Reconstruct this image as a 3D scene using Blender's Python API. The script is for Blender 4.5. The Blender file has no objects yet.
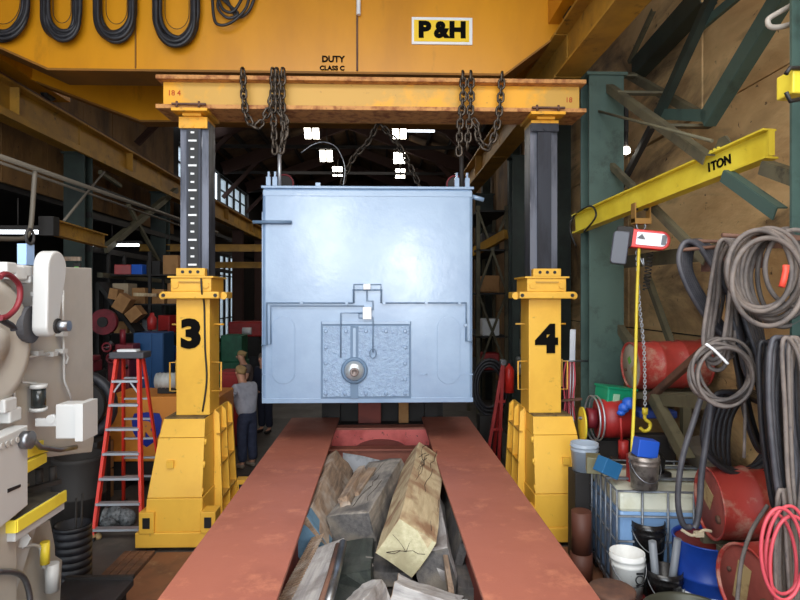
import bpy, bmesh, math, random
from mathutils import Vector, Matrix
random.seed(7)
sc = bpy.context.scene
col = sc.collection
PI = math.pi
def L(c):
    c = c / 255.0
    return c / 12.92 if c <= 0.04045 else ((c + 0.055) / 1.055) ** 2.4
def rgb(t): return (L(t[0]), L(t[1]), L(t[2]), 1.0)

# ------------------------------------------------------------------ camera
F = 590.0; TH = math.atan(19.0 / F); CAM = Vector((0, 0, 2.9))
cd = bpy.data.cameras.new('camera'); cam = bpy.data.objects.new('camera', cd); col.objects.link(cam)
cd.sensor_width = 36.0; cd.lens = 36.0 * F / 800.0; cd.shift_y = -3.0 / 800.0
cd.clip_start = 0.05; cd.clip_end = 300
cam.location = CAM; cam.rotation_euler = (PI / 2, 0, -TH)
sc.camera = cam
# ------------------------------------------------------------------ exposure, sky, daylight through the open end, added lights
sc.view_settings.view_transform = 'Standard'; sc.view_settings.look = 'None'
sc.view_settings.gamma = 1.0; sc.view_settings.use_curve_mapping = False
sc.view_settings.exposure = 0.0
w = bpy.data.worlds.new('sky'); sc.world = w; w.use_nodes = True
bgn = w.node_tree.nodes['Background']; bgn.inputs[0].default_value = (0.80, 0.90, 1.0, 1); bgn.inputs[1].default_value = 2.6
def area(name, loc, rot, sx, sy, power, color):
    ld = bpy.data.lights.new(name, 'AREA'); ld.shape = 'RECTANGLE'; ld.size = sx; ld.size_y = sy
    ld.energy = power; ld.color = color
    o = bpy.data.objects.new(name, ld); col.objects.link(o); o.location = loc; o.rotation_euler = rot
    return o
area('door_daylight', (-1.0, -3.95, 3.6), (PI / 2 + 0.0, 0, 0), 9.0, 6.6, 400, (0.90, 0.95, 1.0))
area('added_box_highlight', (-1.7, -3.9, 4.8), (PI / 2, 0, 0), 1.3, 2.6, 120, (0.92, 0.96, 1.0))  # added strip light, shaped to put a bright patch on the box face
area('added_box_highlight', (0.8, -3.9, 3.7), (PI / 2, 0, 0), 1.2, 2.3, 120, (0.92, 0.96, 1.0))  # second added strip, for the other bright reflection on the box
area('added_overhead_fill', (-0.3, 0.6, 7.9), (-0.05, 0, 0), 7.0, 5.0, 760, (1.0, 0.98, 0.95))  # added fill above the camera, brightens runner beams, timbers and floor
area('roof_lamps_middle', (-1.4, 15.0, 8.4), (0, 0, 0), 6.0, 8.0, 70, (1.0, 0.96, 0.90))
area('roof_lamps_far', (-1.4, 28.0, 8.4), (0, 0, 0), 6.0, 10.0, 170, (1.0, 0.96, 0.90))

# ------------------------------------------------------------------ picture ray -> world point on a plane
FWD = Vector((math.sin(TH), math.cos(TH), 0)); RT = Vector((math.cos(TH), -math.sin(TH), 0)); UP = Vector((0, 0, 1))
def ray(x, y): return FWD + RT * ((x - 400) / F) + UP * ((297 - y) / F)
def PY(x, y, Y): r = ray(x, y); return CAM + r * (Y / r.y)
def PX(x, y, X): r = ray(x, y); return CAM + r * (X / r.x)
def PZ(x, y, Z): r = ray(x, y); return CAM + r * ((Z - 2.9) / r.z)

# ------------------------------------------------------------------ mesh builder
class MB:
    def __init__(s): s.v = []; s.f = []; s.sm = []
    def add(s, vs, fs, smooth=False, M=None):
        n = len(s.v)
        s.v += [(M @ Vector(v)) if M is not None else Vector(v) for v in vs]
        s.f += [tuple(n + i for i in f) for f in fs]; s.sm += [smooth] * len(fs)
        return s
    def bx(s, x0, x1, y0, y1, z0, z1, M=None):
        vs = [(x, y, z) for z in (z0, z1) for y in (y0, y1) for x in (x0, x1)]
        return s.add(vs, [(0, 2, 3, 1), (4, 5, 7, 6), (0, 1, 5, 4), (2, 6, 7, 3), (0, 4, 6, 2), (1, 3, 7, 5)], False, M)
    def bar(s, p, q, w, h, up=(0, 0, 1), w2=None, h2=None):
        p = Vector(p); q = Vector(q); d = (q - p).normalized(); up = Vector(up)
        a = d.cross(up)
        if a.length < 1e-4: a = d.cross(Vector((1, 0, 0)))
        a.normalize(); b = a.cross(d).normalized()
        w2 = w if w2 is None else w2; h2 = h if h2 is None else h2
        vs = []
        for c, ww, hh in ((p, w, h), (q, w2, h2)):
            for i, j in ((-1, -1), (1, -1), (1, 1), (-1, 1)): vs.append(c + a * (i * ww / 2) + b * (j * hh / 2))
        return s.add(vs, [(0, 1, 2, 3), (7, 6, 5, 4), (0, 4, 5, 1), (1, 5, 6, 2), (2, 6, 7, 3), (3, 7, 4, 0)])
    def cyl(s, p, q, r, r2=None, n=16, caps=True, smooth=True):
        p = Vector(p); q = Vector(q); d = (q - p).normalized(); r2 = r if r2 is None else r2
        a = d.cross(Vector((0, 0, 1)))
        if a.length < 1e-4: a = Vector((1, 0, 0))
        a.normalize(); b = d.cross(a)
        vs = []
        for c, rr in ((p, r), (q, r2)):
            for i in range(n):
                t = 2 * PI * i / n; vs.append(c + a * (rr * math.cos(t)) + b * (rr * math.sin(t)))
        s.add(vs, [(i, (i + 1) % n, n + (i + 1) % n, n + i) for i in range(n)], smooth)
        if caps:
            k = len(s.v) - 2 * n
            s.f += [tuple(k + i for i in reversed(range(n))), tuple(k + n + i for i in range(n))]; s.sm += [False, False]
        return s
    def tube(s, path, r, n=6, closed=False, flat=1.0):
        P = [Vector(p) for p in path]; m = len(P)
        vs = []; a = None
        for i in range(m):
            if closed: d = P[(i + 1) % m] - P[i - 1]
            else: d = P[min(i + 1, m - 1)] - P[max(i - 1, 0)]
            if d.length < 1e-9: d = Vector((0, 0, 1))
            d.normalize()
            if a is None:
                a = d.cross(Vector((0.31, 0.2, 0.93)))
                if a.length < 1e-3: a = d.cross(Vector((1, 0, 0)))
            a = (a - d * a.dot(d)).normalized(); b = d.cross(a)
            for k in range(n):
                t = 2 * PI * k / n; vs.append(P[i] + a * (r * math.cos(t)) + b * (r * flat * math.sin(t)))
        fs = []
        for i in range(m if closed else m - 1):
            j = (i + 1) % m
            for k in range(n):
                k2 = (k + 1) % n; fs.append((i * n + k, i * n + k2, j * n + k2, j * n + k))
        s.add(vs, fs, True)
        if not closed:
            k0 = len(s.v) - m * n
            s.f += [tuple(k0 + i for i in reversed(range(n))), tuple(k0 + (m - 1) * n + i for i in range(n))]; s.sm += [False, False]
        return s
    def lathe(s, prof, n=24, M=None, smooth=True):
        vs = []; m = len(prof)
        for r, z in prof:
            for i in range(n):
                t = 2 * PI * i / n; vs.append((r * math.cos(t), r * math.sin(t), z))
        fs = []
        for j in range(m - 1):
            for i in range(n):
                k = (i + 1) % n; fs.append((j * n + i, j * n + k, (j + 1) * n + k, (j + 1) * n + i))
        s.add(vs, fs, smooth, M)
        k0 = len(s.v) - m * n
        if prof[0][0] > 1e-4: s.f.append(tuple(k0 + i for i in reversed(range(n)))); s.sm.append(False)
        if prof[-1][0] > 1e-4: s.f.append(tuple(k0 + (m - 1) * n + i for i in range(n))); s.sm.append(False)
        return s
    def prism(s, pts, d):
        """planar 3-D polygon pts swept along vector d"""
        P = [Vector(p) for p in pts]; d = Vector(d); n = len(P)
        vs = P + [p + d for p in P]
        return s.add(vs, [tuple(reversed(range(n))), tuple(range(n, 2 * n))] + [(i, (i + 1) % n, n + (i + 1) % n, n + i) for i in range(n)])
    def ibeam(s, p, q, w, h, tf=0.03, tw=0.025, up=(0, 0, 1)):
        p = Vector(p); q = Vector(q); d = (q - p).normalized(); a = d.cross(Vector(up))
        if a.length < 1e-4: a = Vector((1, 0, 0))
        a.normalize(); b = a.cross(d).normalized()
        for k in (-1, 1):
            o = b * (k * (h - tf) / 2); s.bar(p + o, q + o, w, tf, up)
        s.bar(p, q, tw, h - 2 * tf, up); return s
    def build(s, name, m, parent=None, bevel=0, world=True, label=None, kind=None, at=None, shade=None):
        me = bpy.data.meshes.new(name)
        if parent is not None: base = W.get(parent.name, Matrix()) if world else Matrix()
        elif at is not None: base = Matrix.Translation(Vector(at))
        else: base = Matrix()
        inv = base.inverted()
        me.from_pydata([inv @ v for v in s.v], [], s.f)
        me.polygons.foreach_set('use_smooth', s.sm)
        bm = bmesh.new(); bm.from_mesh(me); bmesh.ops.recalc_face_normals(bm, faces=bm.faces); bm.to_mesh(me); bm.free()
        me.materials.append(m)
        o = bpy.data.objects.new(name, me); col.objects.link(o)
        if parent is not None: o.parent = parent; W[o.name] = base
        elif at is not None: o.matrix_world = base; W[o.name] = base
        if bevel:
            b = o.modifiers.new('bevel', 'BEVEL'); b.width = bevel; b.segments = 2; b.limit_method = 'ANGLE'; b.harden_normals = False
        if label: o['label'] = label
        if kind: o['kind'] = kind
        return o
W = {}
def thing(name, label, cat, loc=(0, 0, 0), rz=0.0, group=None, M=None):
    o = bpy.data.objects.new(name, None); col.objects.link(o)
    mat_ = M if M is not None else (Matrix.Translation(Vector(loc)) @ Matrix.Rotation(rz, 4, 'Z'))
    o.matrix_world = mat_; W[o.name] = mat_; o.empty_display_size = 0.1
    o['label'] = label; o['category'] = cat
    if group: o['group'] = group
    return o
def tag(o, label, cat, group=None):
    o['label'] = label; o['category'] = cat
    if group: o['group'] = group
    return o
def struct(name, mb, m, parent=None, bevel=0):
    o = mb.build(name, m, parent, bevel)
    if parent is None: o['kind'] = 'structure'
    return o
def dup(o, M=None, label=None):
    """copy of a thing with its parts and sub-parts; M: world matrix"""
    r = o.copy(); col.objects.link(r); r.matrix_world = M if M is not None else o.matrix_world; W[r.name] = r.matrix_world.copy()
    if label: r['label'] = label
    for ch in list(o.children):
        c = ch.copy(); col.objects.link(c); c.parent = r
        for g in ch.children:
            d = g.copy(); col.objects.link(d); d.parent = c
    return r
def piece(src, parent, M):
    """another piece sharing src's mesh; M local matrix"""
    c = bpy.data.objects.new(src.name.split('.')[0], src.data); col.objects.link(c); c.parent = parent; c.matrix_local = M
    return c

# ------------------------------------------------------------------ materials
MATS = {}
def mat(name, c, rough=0.6, metal=0.0, c2=None, scale=3.0, amt=(0.45, 0.65), dirt=None, dscale=6.0, damt=(0.58, 0.72), bump=0.0, bscale=30.0,
        coat=0.0, spec=0.5, stretch=(1, 1, 1), emit=None, alpha=None, trans=0.0, rvar=0.0):
    if name in MATS: return MATS[name]
    m = bpy.data.materials.new(name); m.use_nodes = True; MATS[name] = m
    nt = m.node_tree; b = nt.nodes['Principled BSDF']; N = nt.nodes.new; K = nt.links.new
    b.inputs['Roughness'].default_value = rough; b.inputs['Metallic'].default_value = metal
    b.inputs['Base Color'].default_value = rgb(c); b.inputs['Specular IOR Level'].default_value = spec
    b.inputs['Coat Weight'].default_value = coat; b.inputs['Coat Roughness'].default_value = 0.25
    if trans: b.inputs['Transmission Weight'].default_value = trans
    if alpha is not None: b.inputs['Alpha'].default_value = alpha
    if emit: b.inputs['Emission Color'].default_value = rgb(emit[0]); b.inputs['Emission Strength'].default_value = emit[1]
    tc = N('ShaderNodeTexCoord'); mp = N('ShaderNodeMapping'); mp.inputs['Scale'].default_value = stretch; K(tc.outputs['Object'], mp.inputs[0])
    src = None
    def noise(sc_, det=6, ro=0.6):
        n = N('ShaderNodeTexNoise'); n.inputs['Scale'].default_value = sc_; n.inputs['Detail'].default_value = det; n.inputs['Roughness'].default_value = ro
        K(mp.outputs[0], n.inputs[0]); return n
    def ramp(n, a):
        r = N('ShaderNodeMapRange'); r.inputs[1].default_value = a[0]; r.inputs[2].default_value = a[1]; K(n.outputs['Fac'], r.inputs[0]); return r
    if c2 is not None:
        r = ramp(noise(scale), amt); mx = N('ShaderNodeMix'); mx.data_type = 'RGBA'
        mx.inputs[6].default_value = rgb(c); mx.inputs[7].default_value = rgb(c2); K(r.outputs[0], mx.inputs[0]); src = mx.outputs[2]
    if dirt is not None:
        r = ramp(noise(dscale, 9, 0.7), damt); mx = N('ShaderNodeMix'); mx.data_type = 'RGBA'
        mx.inputs[6].default_value = rgb(c); mx.inputs[7].default_value = rgb(dirt); K(r.outputs[0], mx.inputs[0])
        if src is not None: K(src, mx.inputs[6])
        src = mx.outputs[2]
    if src is not None: K(src, b.inputs['Base Color'])
    if rvar:
        r = N('ShaderNodeMapRange'); n = noise(scale * 1.7, 5); r.inputs[1].default_value = 0.3; r.inputs[2].default_value = 0.7
        r.inputs[3].default_value = rough - rvar; r.inputs[4].default_value = rough + rvar; K(n.outputs['Fac'], r.inputs[0]); K(r.outputs[0], b.inputs['Roughness'])
    if bump:
        n = noise(bscale, 5); bp = N('ShaderNodeBump'); bp.inputs['Strength'].default_value = bump; bp.inputs['Distance'].default_value = 0.02
        K(n.outputs['Fac'], bp.inputs['Height']); K(bp.outputs[0], b.inputs['Normal'])
    return m
yellow = mat('yellow_paint', (234, 182, 68), 0.42, c2=(220, 166, 60), scale=1.2, dirt=(120, 90, 45), dscale=9, damt=(0.62, 0.78), spec=0.4)
yellow_dull = mat('faded_yellow_paint', (196, 152, 66), 0.55, c2=(230, 164, 34), scale=1.0, amt=(0.5, 0.58), dirt=(120, 78, 40), dscale=7, damt=(0.6, 0.75))
amber = mat('amber_crane_paint', (216, 146, 18), 0.36, c2=(196, 130, 20), scale=0.7, dirt=(150, 98, 20), dscale=1.6, damt=(0.58, 0.8), stretch=(1, 1, 0.35), spec=0.45)
amber_dark = mat('sooty_amber_paint', (128, 84, 22), 0.7, c2=(150, 96, 20), scale=1.5)
runway_yellow = mat('old_yellow_runway_paint', (178, 132, 42), 0.6, c2=(140, 102, 38), scale=1.3, dirt=(70, 50, 28), dscale=3)
jib_yellow = mat('lemon_yellow_paint', (228, 206, 64), 0.45, c2=(210, 184, 48), scale=2, dirt=(120, 100, 30), dscale=8, damt=(0.64, 0.8))
rust_edge = mat('rusty_flange_edge', (196, 140, 82), 0.8, c2=(140, 84, 48), scale=9, dirt=(86, 48, 30), dscale=22, bump=0.3)
red_oxide = mat('red_oxide_primer', (164, 98, 80), 0.6, c2=(150, 88, 72), scale=1.1, dirt=(196, 126, 98), dscale=3.2, damt=(0.55, 0.75), bump=0.08, bscale=60, rvar=0.1)
red_oxide_dark = mat('dark_red_primer', (128, 58, 46), 0.65, c2=(100, 44, 38), scale=2)
pink_red = mat('worn_pinkish_red_paint', (236, 118, 112), 0.6, c2=(206, 90, 84), scale=2.5, dirt=(96, 50, 42), dscale=14, damt=(0.6, 0.66))
box_blue = mat('pale_blue_grey_enamel', (130, 154, 182), 0.2, c2=(120, 144, 174), scale=1.4, bump=0.5, bscale=1.3, coat=0.5, spec=0.6, rvar=0.07)
box_blue_rough = mat('hammered_blue_grey_enamel', (138, 162, 190), 0.22, bump=1.0, bscale=26, coat=0.3, c2=(128, 150, 180), scale=20)
box_dark = mat('dark_blue_grey_trim', (96, 120, 146), 0.5)  # darker blue-grey for cover frame, channels and tubing
white_paint = mat('white_paint', (232, 234, 236), 0.4)
cream = mat('cream_machine_paint', (172, 166, 156), 0.42, c2=(162, 156, 147), scale=2.0, dirt=(150, 142, 128), dscale=5, damt=(0.66, 0.8))
cream_white = mat('white_machine_paint', (182, 182, 180), 0.4)
black = mat('black_paint', (22, 22, 24), 0.5)
black_ink = mat('black_lettering', (10, 9, 9), 0.85, spec=0.1)
steel = mat('bare_steel', (150, 152, 156), 0.35, metal=0.9, c2=(110, 112, 116), scale=6)
worn_steel = mat('scuffed_post_steel', (104, 106, 116), 0.42, metal=0.6, c2=(60, 62, 70), scale=2.2, stretch=(3, 3, 0.4), dirt=(150, 150, 156), dscale=6, damt=(0.6, 0.7))
dark_steel = mat('dark_post_steel', (50, 52, 60), 0.45, metal=0.5, c2=(36, 36, 42), scale=3, stretch=(2, 2, 0.4))
chain_steel = mat('oily_chain_steel', (92, 82, 72), 0.5, metal=0.7, c2=(50, 44, 40), scale=20)
alu = mat('aluminium', (190, 194, 200), 0.4, metal=0.7)
green_steel = mat('green_column_paint', (70, 92, 84), 0.55, c2=(58, 78, 72), scale=1.5, dirt=(36, 44, 38), dscale=2.5, damt=(0.55, 0.75))
dark_green = mat('dark_green_steel', (42, 54, 48), 0.6, c2=(32, 40, 36), scale=2)
olive = mat('dusty_olive_steel', (98, 92, 70), 0.7, c2=(78, 74, 58), scale=3, dirt=(48, 44, 34), dscale=5)
rusty = mat('rusty_brown_steel', (104, 72, 56), 0.75, c2=(78, 54, 46), scale=5)
dark_iron = mat('sooty_iron', (40, 36, 34), 0.7, c2=(28, 26, 24), scale=2)
red_paint = mat('red_paint', (170, 42, 40), 0.45, c2=(146, 36, 36), scale=3, dirt=(110, 60, 50), dscale=7, damt=(0.62, 0.78))
bright_red = mat('bright_red_paint', (222, 48, 38), 0.4)
maroon = mat('maroon_machine_paint', (118, 30, 40), 0.5, c2=(90, 24, 32), scale=4)
orange = mat('orange_enclosure_paint', (226, 142, 52), 0.5, c2=(212, 128, 44), scale=2)
blue_paint = mat('blue_paint', (28, 68, 160), 0.4, c2=(22, 56, 140), scale=3)
blue_cab = mat('blue_cabinet_paint', (20, 70, 118), 0.5)
green_paint = mat('green_machine_paint', (36, 104, 74), 0.5, c2=(28, 84, 60), scale=3)
teal_plastic = mat('green_plastic', (18, 138, 100), 0.4)
blue_plastic = mat('blue_plastic', (40, 96, 200), 0.45)
rubber = mat('black_rubber', (34, 34, 38), 0.5, c2=(48, 48, 54), scale=6)
rubber_grey = mat('dusty_grey_rubber', (116, 106, 100), 0.7, c2=(84, 78, 76), scale=5, dirt=(70, 66, 68), dscale=14)
rubber_blue = mat('slate_rubber', (60, 60, 66), 0.5, c2=(84, 82, 86), scale=4)
pink_hose = mat('pink_red_hose', (196, 74, 86), 0.5)
cardboard = mat('cardboard', (168, 124, 78), 0.85, c2=(150, 108, 66), scale=4)
glass_pale = mat('frosted_window_glass', (225, 235, 240), 0.3, trans=0.9)
lampglow = mat('lit_lamp_panel', (255, 250, 235), 0.5, emit=((255, 246, 228), 14.0))
tube_glow = mat('lit_fluorescent_tube', (255, 250, 235), 0.5, emit=((240, 248, 255), 3.5))
# ------------------------------------------------------------------ setting: floor, walls, roof
concrete = mat('oil_stained_concrete', (84, 78, 72), 0.55, c2=(62, 58, 54), scale=0.6, dirt=(108, 98, 88), dscale=1.8, damt=(0.55, 0.75), bump=0.1, bscale=20, rvar=0.15)
apron_m = mat('pale_outdoor_concrete', (170, 166, 158), 0.9, c2=(150, 146, 140), scale=0.5)
tanwall = bpy.data.materials.new('sooty_tan_wall_liner')
def make_tan(m, c1, c2, c3, stretch, soot=(0.49, 0.70)):
    m.use_nodes = True; nt = m.node_tree; b = nt.nodes['Principled BSDF']; N = nt.nodes.new; K = nt.links.new
    b.inputs['Roughness'].default_value = 0.72
    tc = N('ShaderNodeTexCoord'); mp = N('ShaderNodeMapping'); mp.inputs['Scale'].default_value = stretch; mp.inputs['Rotation'].default_value = (0.7, 0, 0)
    K(tc.outputs['Object'], mp.inputs[0])
    def nz(s, lo, hi, v=None, d=8, r=0.62):
        n = N('ShaderNodeTexNoise'); n.inputs['Scale'].default_value = s; n.inputs['Detail'].default_value = d; n.inputs['Roughness'].default_value = r; n.inputs['Distortion'].default_value = 0.6
        K(v or mp.outputs[0], n.inputs[0]); q = N('ShaderNodeMapRange'); q.inputs[1].default_value = lo; q.inputs[2].default_value = hi; K(n.outputs['Fac'], q.inputs[0]); return q.outputs[0]
    def mix(f, a, bcol):
        x = N('ShaderNodeMix'); x.data_type = 'RGBA'; K(f, x.inputs[0])
        if isinstance(a, tuple): x.inputs[6].default_value = rgb(a)
        else: K(a, x.inputs[6])
        x.inputs[7].default_value = rgb(bcol); return x.outputs[2]
    k = mix(nz(1.1, 0.4, 0.65), c1, c2); k = mix(nz(0.9, soot[0], soot[1]), k, c3)
    k = mix(nz(9.0, 0.64, 0.70, tc.outputs['Object']), k, (64, 46, 30)); K(k, b.inputs['Base Color'])
    n = N('ShaderNodeTexNoise'); n.inputs['Scale'].default_value = 2.2; n.inputs['Detail'].default_value = 7; K(mp.outputs[0], n.inputs[0])
    bp = N('ShaderNodeBump'); bp.inputs['Strength'].default_value = 0.7; bp.inputs['Distance'].default_value = 0.08; K(n.outputs['Fac'], bp.inputs['Height']); K(bp.outputs[0], b.inputs['Normal'])
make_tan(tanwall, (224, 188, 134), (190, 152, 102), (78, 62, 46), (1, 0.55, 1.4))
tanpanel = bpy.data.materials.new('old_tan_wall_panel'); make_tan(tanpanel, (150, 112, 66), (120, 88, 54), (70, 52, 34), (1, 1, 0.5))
roof_m = mat('brown_roof_sheet', (118, 94, 72), 0.8, c2=(62, 50, 42), scale=0.8, dirt=(112, 92, 72), dscale=0.7)

XR = 4.05; XL = -6.95; XO = -12.0; YB = 46.0; YF = -4.0
struct('floor', MB().bx(XO - .2, XR + .2, YF, YB + .2, -0.15, 0), concrete)
struct('ground', MB().bx(-40, 40, -40, YF - 0.01, -0.2, -0.02), apron_m)
struct('ground_trim', MB().bx(-60, XO - .25, YF, 60, -0.2, -0.02), apron_m)
# right wall: liner panels per bay, each panel a piece with a recessed joint
wr = struct('wall_right', MB().bx(XR + .05, XR + .25, YF, YB, 0, 9.1), dark_iron)
first = None
yy = YF; k = 0
while yy < YB - 0.5:
    wdt = 2.25
    y1 = min(yy + wdt, YB)
    for (z0, z1) in ((0, 2.4), (2.4, 5.2), (5.2, 9.05)):
        d = 0.012 * ((k * 7) % 4)
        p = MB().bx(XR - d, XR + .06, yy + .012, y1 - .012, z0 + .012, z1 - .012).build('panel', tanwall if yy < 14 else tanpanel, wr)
        k += 1
    yy = y1
# left wall above the aisle, tan panels between columns
wl = struct('wall_left', MB().bx(XL - .25, XL - .05, YF, YB, 4.9, 5.0).bx(XL - .25, XL - .05, YF, YB, 8.3, 9.1)
            .bx(XL - .25, XL - .05, 31.5, YB, 0, 8.9).bx(XL - .25, XL - .05, YF, 20.6, 5.0, 8.3)
            .bx(XL - .25, XL - .05, 24.8, 31.5, 5.0, 6.6).bx(XL - .25, XL - .05, 20.6, 24.8, 5.0, 6.6), dark_iron)
yy = YF
while yy < 20:
    for (z0, z1) in ((5.0, 6.6), (6.6, 8.9)):
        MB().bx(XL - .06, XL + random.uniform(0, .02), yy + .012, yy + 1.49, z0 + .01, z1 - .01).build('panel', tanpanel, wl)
    yy += 1.5
# clerestory windows in the left wall
wf = mat('grimy_window_frame', (50, 48, 44), 0.7)
def window(name, y0, y1, z0, z1, nc, nr):
    e = MB()
    e.bx(XL - .2, XL - .05, y0, y1, z0, z0 + .08).bx(XL - .2, XL - .05, y0, y1, z1 - .08, z1)
    for i in range(nc + 1):
        y = y0 + (y1 - y0) * i / nc; e.bx(XL - .2, XL - .05, y - .04, y + .04, z0, z1)
    for j in range(1, nr):
        z = z0 + (z1 - z0) * j / nr; e.bx(XL - .18, XL - .08, y0, y1, z - .025, z + .025)
    o = struct(name, e, wf)
    for i in range(nc):
        for j in range(nr):
            ya = y0 + (y1 - y0) * i / nc + .05; yb = y0 + (y1 - y0) * (i + 1) / nc - .05
            za = z0 + (z1 - z0) * j / nr + .03; zb = z0 + (z1 - z0) * (j + 1) / nr - .03
            MB().bx(XL - .15, XL - .13, ya, yb, za, zb).build('pane', glass_pale, o)
window('window_1', 20.6, 25.0, 7.0, 8.25, 4, 2)
window('window_2', 26.0, 31.0, 7.0, 8.25, 4, 2)
window('window_3', 25.9, 28.6, 1.0, 4.8, 3, 4)
struct('wall_lower', MB().bx(XL - .25, XL - .05, 28.7, 31.5, 0, 5).bx(XL - .25, XL - .05, 24.8, 25.9, 0, 5).bx(XL - .25, XL - .05, 25.9, 28.6, 0, 1.0).bx(XO, XL - .25, 24.6, 24.8, 0, 5.2), dark_iron)
# aisle shed on the left: outer wall, roof, end
struct('wall_outer', MB().bx(XO - .2, XO, YF, 24.8, 0, 5.2), dark_iron)
struct('ceiling_aisle', MB().bx(XO - .2, XL - .05, YF, 24.8, 5.2, 5.35), dark_iron)
wb = struct('wall_back', MB().bx(XL - .2, XR + .2, YB, YB + .2, 0, 11.4), dark_iron)
for i in range(7):
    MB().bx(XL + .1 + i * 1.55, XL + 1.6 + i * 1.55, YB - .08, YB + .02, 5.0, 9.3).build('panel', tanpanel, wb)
# gable roof: sheets, purlins, bent rafters
RX = (XL + XR) / 2; EZ = 9.0; RZ = 10.9
ceil = bpy.data.objects.new('ceiling', None); col.objects.link(ceil); ceil['kind'] = 'structure'; W['ceiling'] = Matrix()
for s, xe in ((-1, XL - .3), (1, XR + .3)):
    for k in range(25):
        y0 = YF + k * 2.0; y1 = min(y0 + 1.98, YB + .2)
        MB().prism([(xe, y0, EZ), (RX, y0, RZ), (RX, y0, RZ + .12), (xe, y0, EZ + .12)], (0, y1 - y0, 0)).build('panel', roof_m, ceil)
    q = MB()
    for t in [0.1, 0.25, 0.4, 0.55, 0.7, 0.85, 0.97]:
        x = xe + (RX - xe) * t; z = EZ + (RZ - EZ) * t
        q.bar((x, YF, z - .12), (x, YB, z - .12), .08, .2)
    q.build('purlin', dark_iron, ceil)
COLY = [-1.2, 3.3, 7.8, 12.3, 16.8, 21.3, 25.8, 30.3, 34.8, 39.3, 43.8]
roofred = mat('brown_red_rafter_steel', (70, 44, 36), 0.7)
for y in COLY:
    q = MB()
    for xe in (XL + .1, XR - .1):
        a = Vector((xe, y, EZ - 1.3)); b_ = Vector((RX, y, RZ - .55))
        q.bar((xe, y, EZ - .55), (RX, y, RZ - .45), .2, .55, up=(0, 0, 1), h2=.4)
        q.bar((xe, y, 7.2), (xe + (RX - xe) * .3, y, EZ - .1), .12, .16)
    q.build('rafter', roofred, ceil)
    if y > 8:
        q = MB(); q.bar((XL + .1, y, 8.3), (XR - .1, y, 8.3), .08, .12)
        q.build('tie_beam', dark_iron, ceil)
# columns
def column(name, X, y, w_, top, m):
    q = MB(); q.bx(X - w_ / 2, X + w_ / 2, y - .17, y - .145, 0.03, top).bx(X - w_ / 2, X + w_ / 2, y + .145, y + .17, 0.03, top).bx(X - .012, X + .012, y - .145, y + .145, 0.03, top)
    o = struct(name, q, m)
    q = MB().bx(X - w_ / 2 - .06, X + w_ / 2 + .06, y - .25, y + .25, 0, .03)
    q.build('base_plate', dark_iron, o)
    q = MB().bx(X - w_ / 2 - .04, X + w_ / 2 + .04, y - .2, y + .2, top, top + .04); q.build('cap_plate', m, o)
    return o
n = 1
for i, y in enumerate(COLY):
    if i not in (1,):
        column('trim_%d' % n, 2.95, y, .46, 5.8, green_steel if y < 8 else dark_green); n += 1
    else:
        column('trim_%d' % n, 3.09, 3.9, .42, 5.8, green_steel); n += 1
    column('trim_%d' % n, -6.2, y, .42, 5.8, dark_green if y < 22 else roofred); n += 1
    if y > 4:
        o = struct('trim_%d' % n, MB().bx(-6.75, -6.45, y - .15, y + .15, 0, 8.6) if y < 10 else MB().bx(3.65, 3.95, y - .15, y + .15, 0, 8.6), dark_green); n += 1

# ------------------------------------------------------------------ crane runways (setting: they carry the crane)
def runway(X, label, name):
    t = thing(name, label, 'crane runway', (X, 20, 5.84), group=None)
    prev = YF
    for y in COLY[1:] + [YB]:
        q = MB().ibeam((X, prev + .02, 6.14), (X, y - .02, 6.14), .36, .6, .035, .03); q.build('beam', runway_yellow, t)
        q = MB()
        for k in range(1):
            yy = prev + (y - prev) * .5; q.bx(X - .17, X + .17, yy - .01, yy + .01, 5.88, 6.4)
        q.build('stiffener', runway_yellow, t); prev = y
    MB().bar((X, YF, 6.50), (X, YB, 6.50), .07, .12).build('rail', rusty, t)
    return t
runway(-6.2, 'long yellow crane runway beam along the aisle columns behind the post marked 3', 'runway_beam')
runway(2.5, 'long yellow crane runway beam on the green columns beside the stained tan wall', 'runway_beam')
# conductor rail angle under left runway
tag(MB().bar((-5.8, YF, 5.75), (-5.8, 30, 5.75), .05, .12).build('conductor_rail', runway_yellow), 'thin dull yellow conductor rail running below the aisle-side crane runway', 'rail')

# ------------------------------------------------------------------ text helper
def text_mesh(name, body, size, m, parent, M, thick=0.004, bold=0.0, xs=1.0, align='CENTER'):
    cu = bpy.data.curves.new(name, 'FONT'); cu.body = body; cu.size = size; cu.align_x = align; cu.align_y = 'CENTER'
    cu.extrude = thick / 2; cu.offset = bold; cu.resolution_u = 3
    tmp = bpy.data.objects.new(name, cu); col.objects.link(tmp)
    bpy.context.view_layer.update()
    me = bpy.data.meshes.new_from_object(tmp.evaluated_get(bpy.context.evaluated_depsgraph_get()))
    bpy.data.objects.remove(tmp); me.materials.clear(); me.materials.append(m)
    full = M @ Matrix.Diagonal((xs, 1, 1, 1))
    base = W[parent.name] if parent is not None else Matrix()
    me.transform(base.inverted() @ full)
    o = bpy.data.objects.new(name, me); col.objects.link(o)
    if parent is not None: o.parent = parent
    return o
def front(p):  # text facing the camera end (-Y)
    return Matrix.Translation(Vector(p)) @ Matrix.Rotation(PI / 2, 4, 'X')

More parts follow.
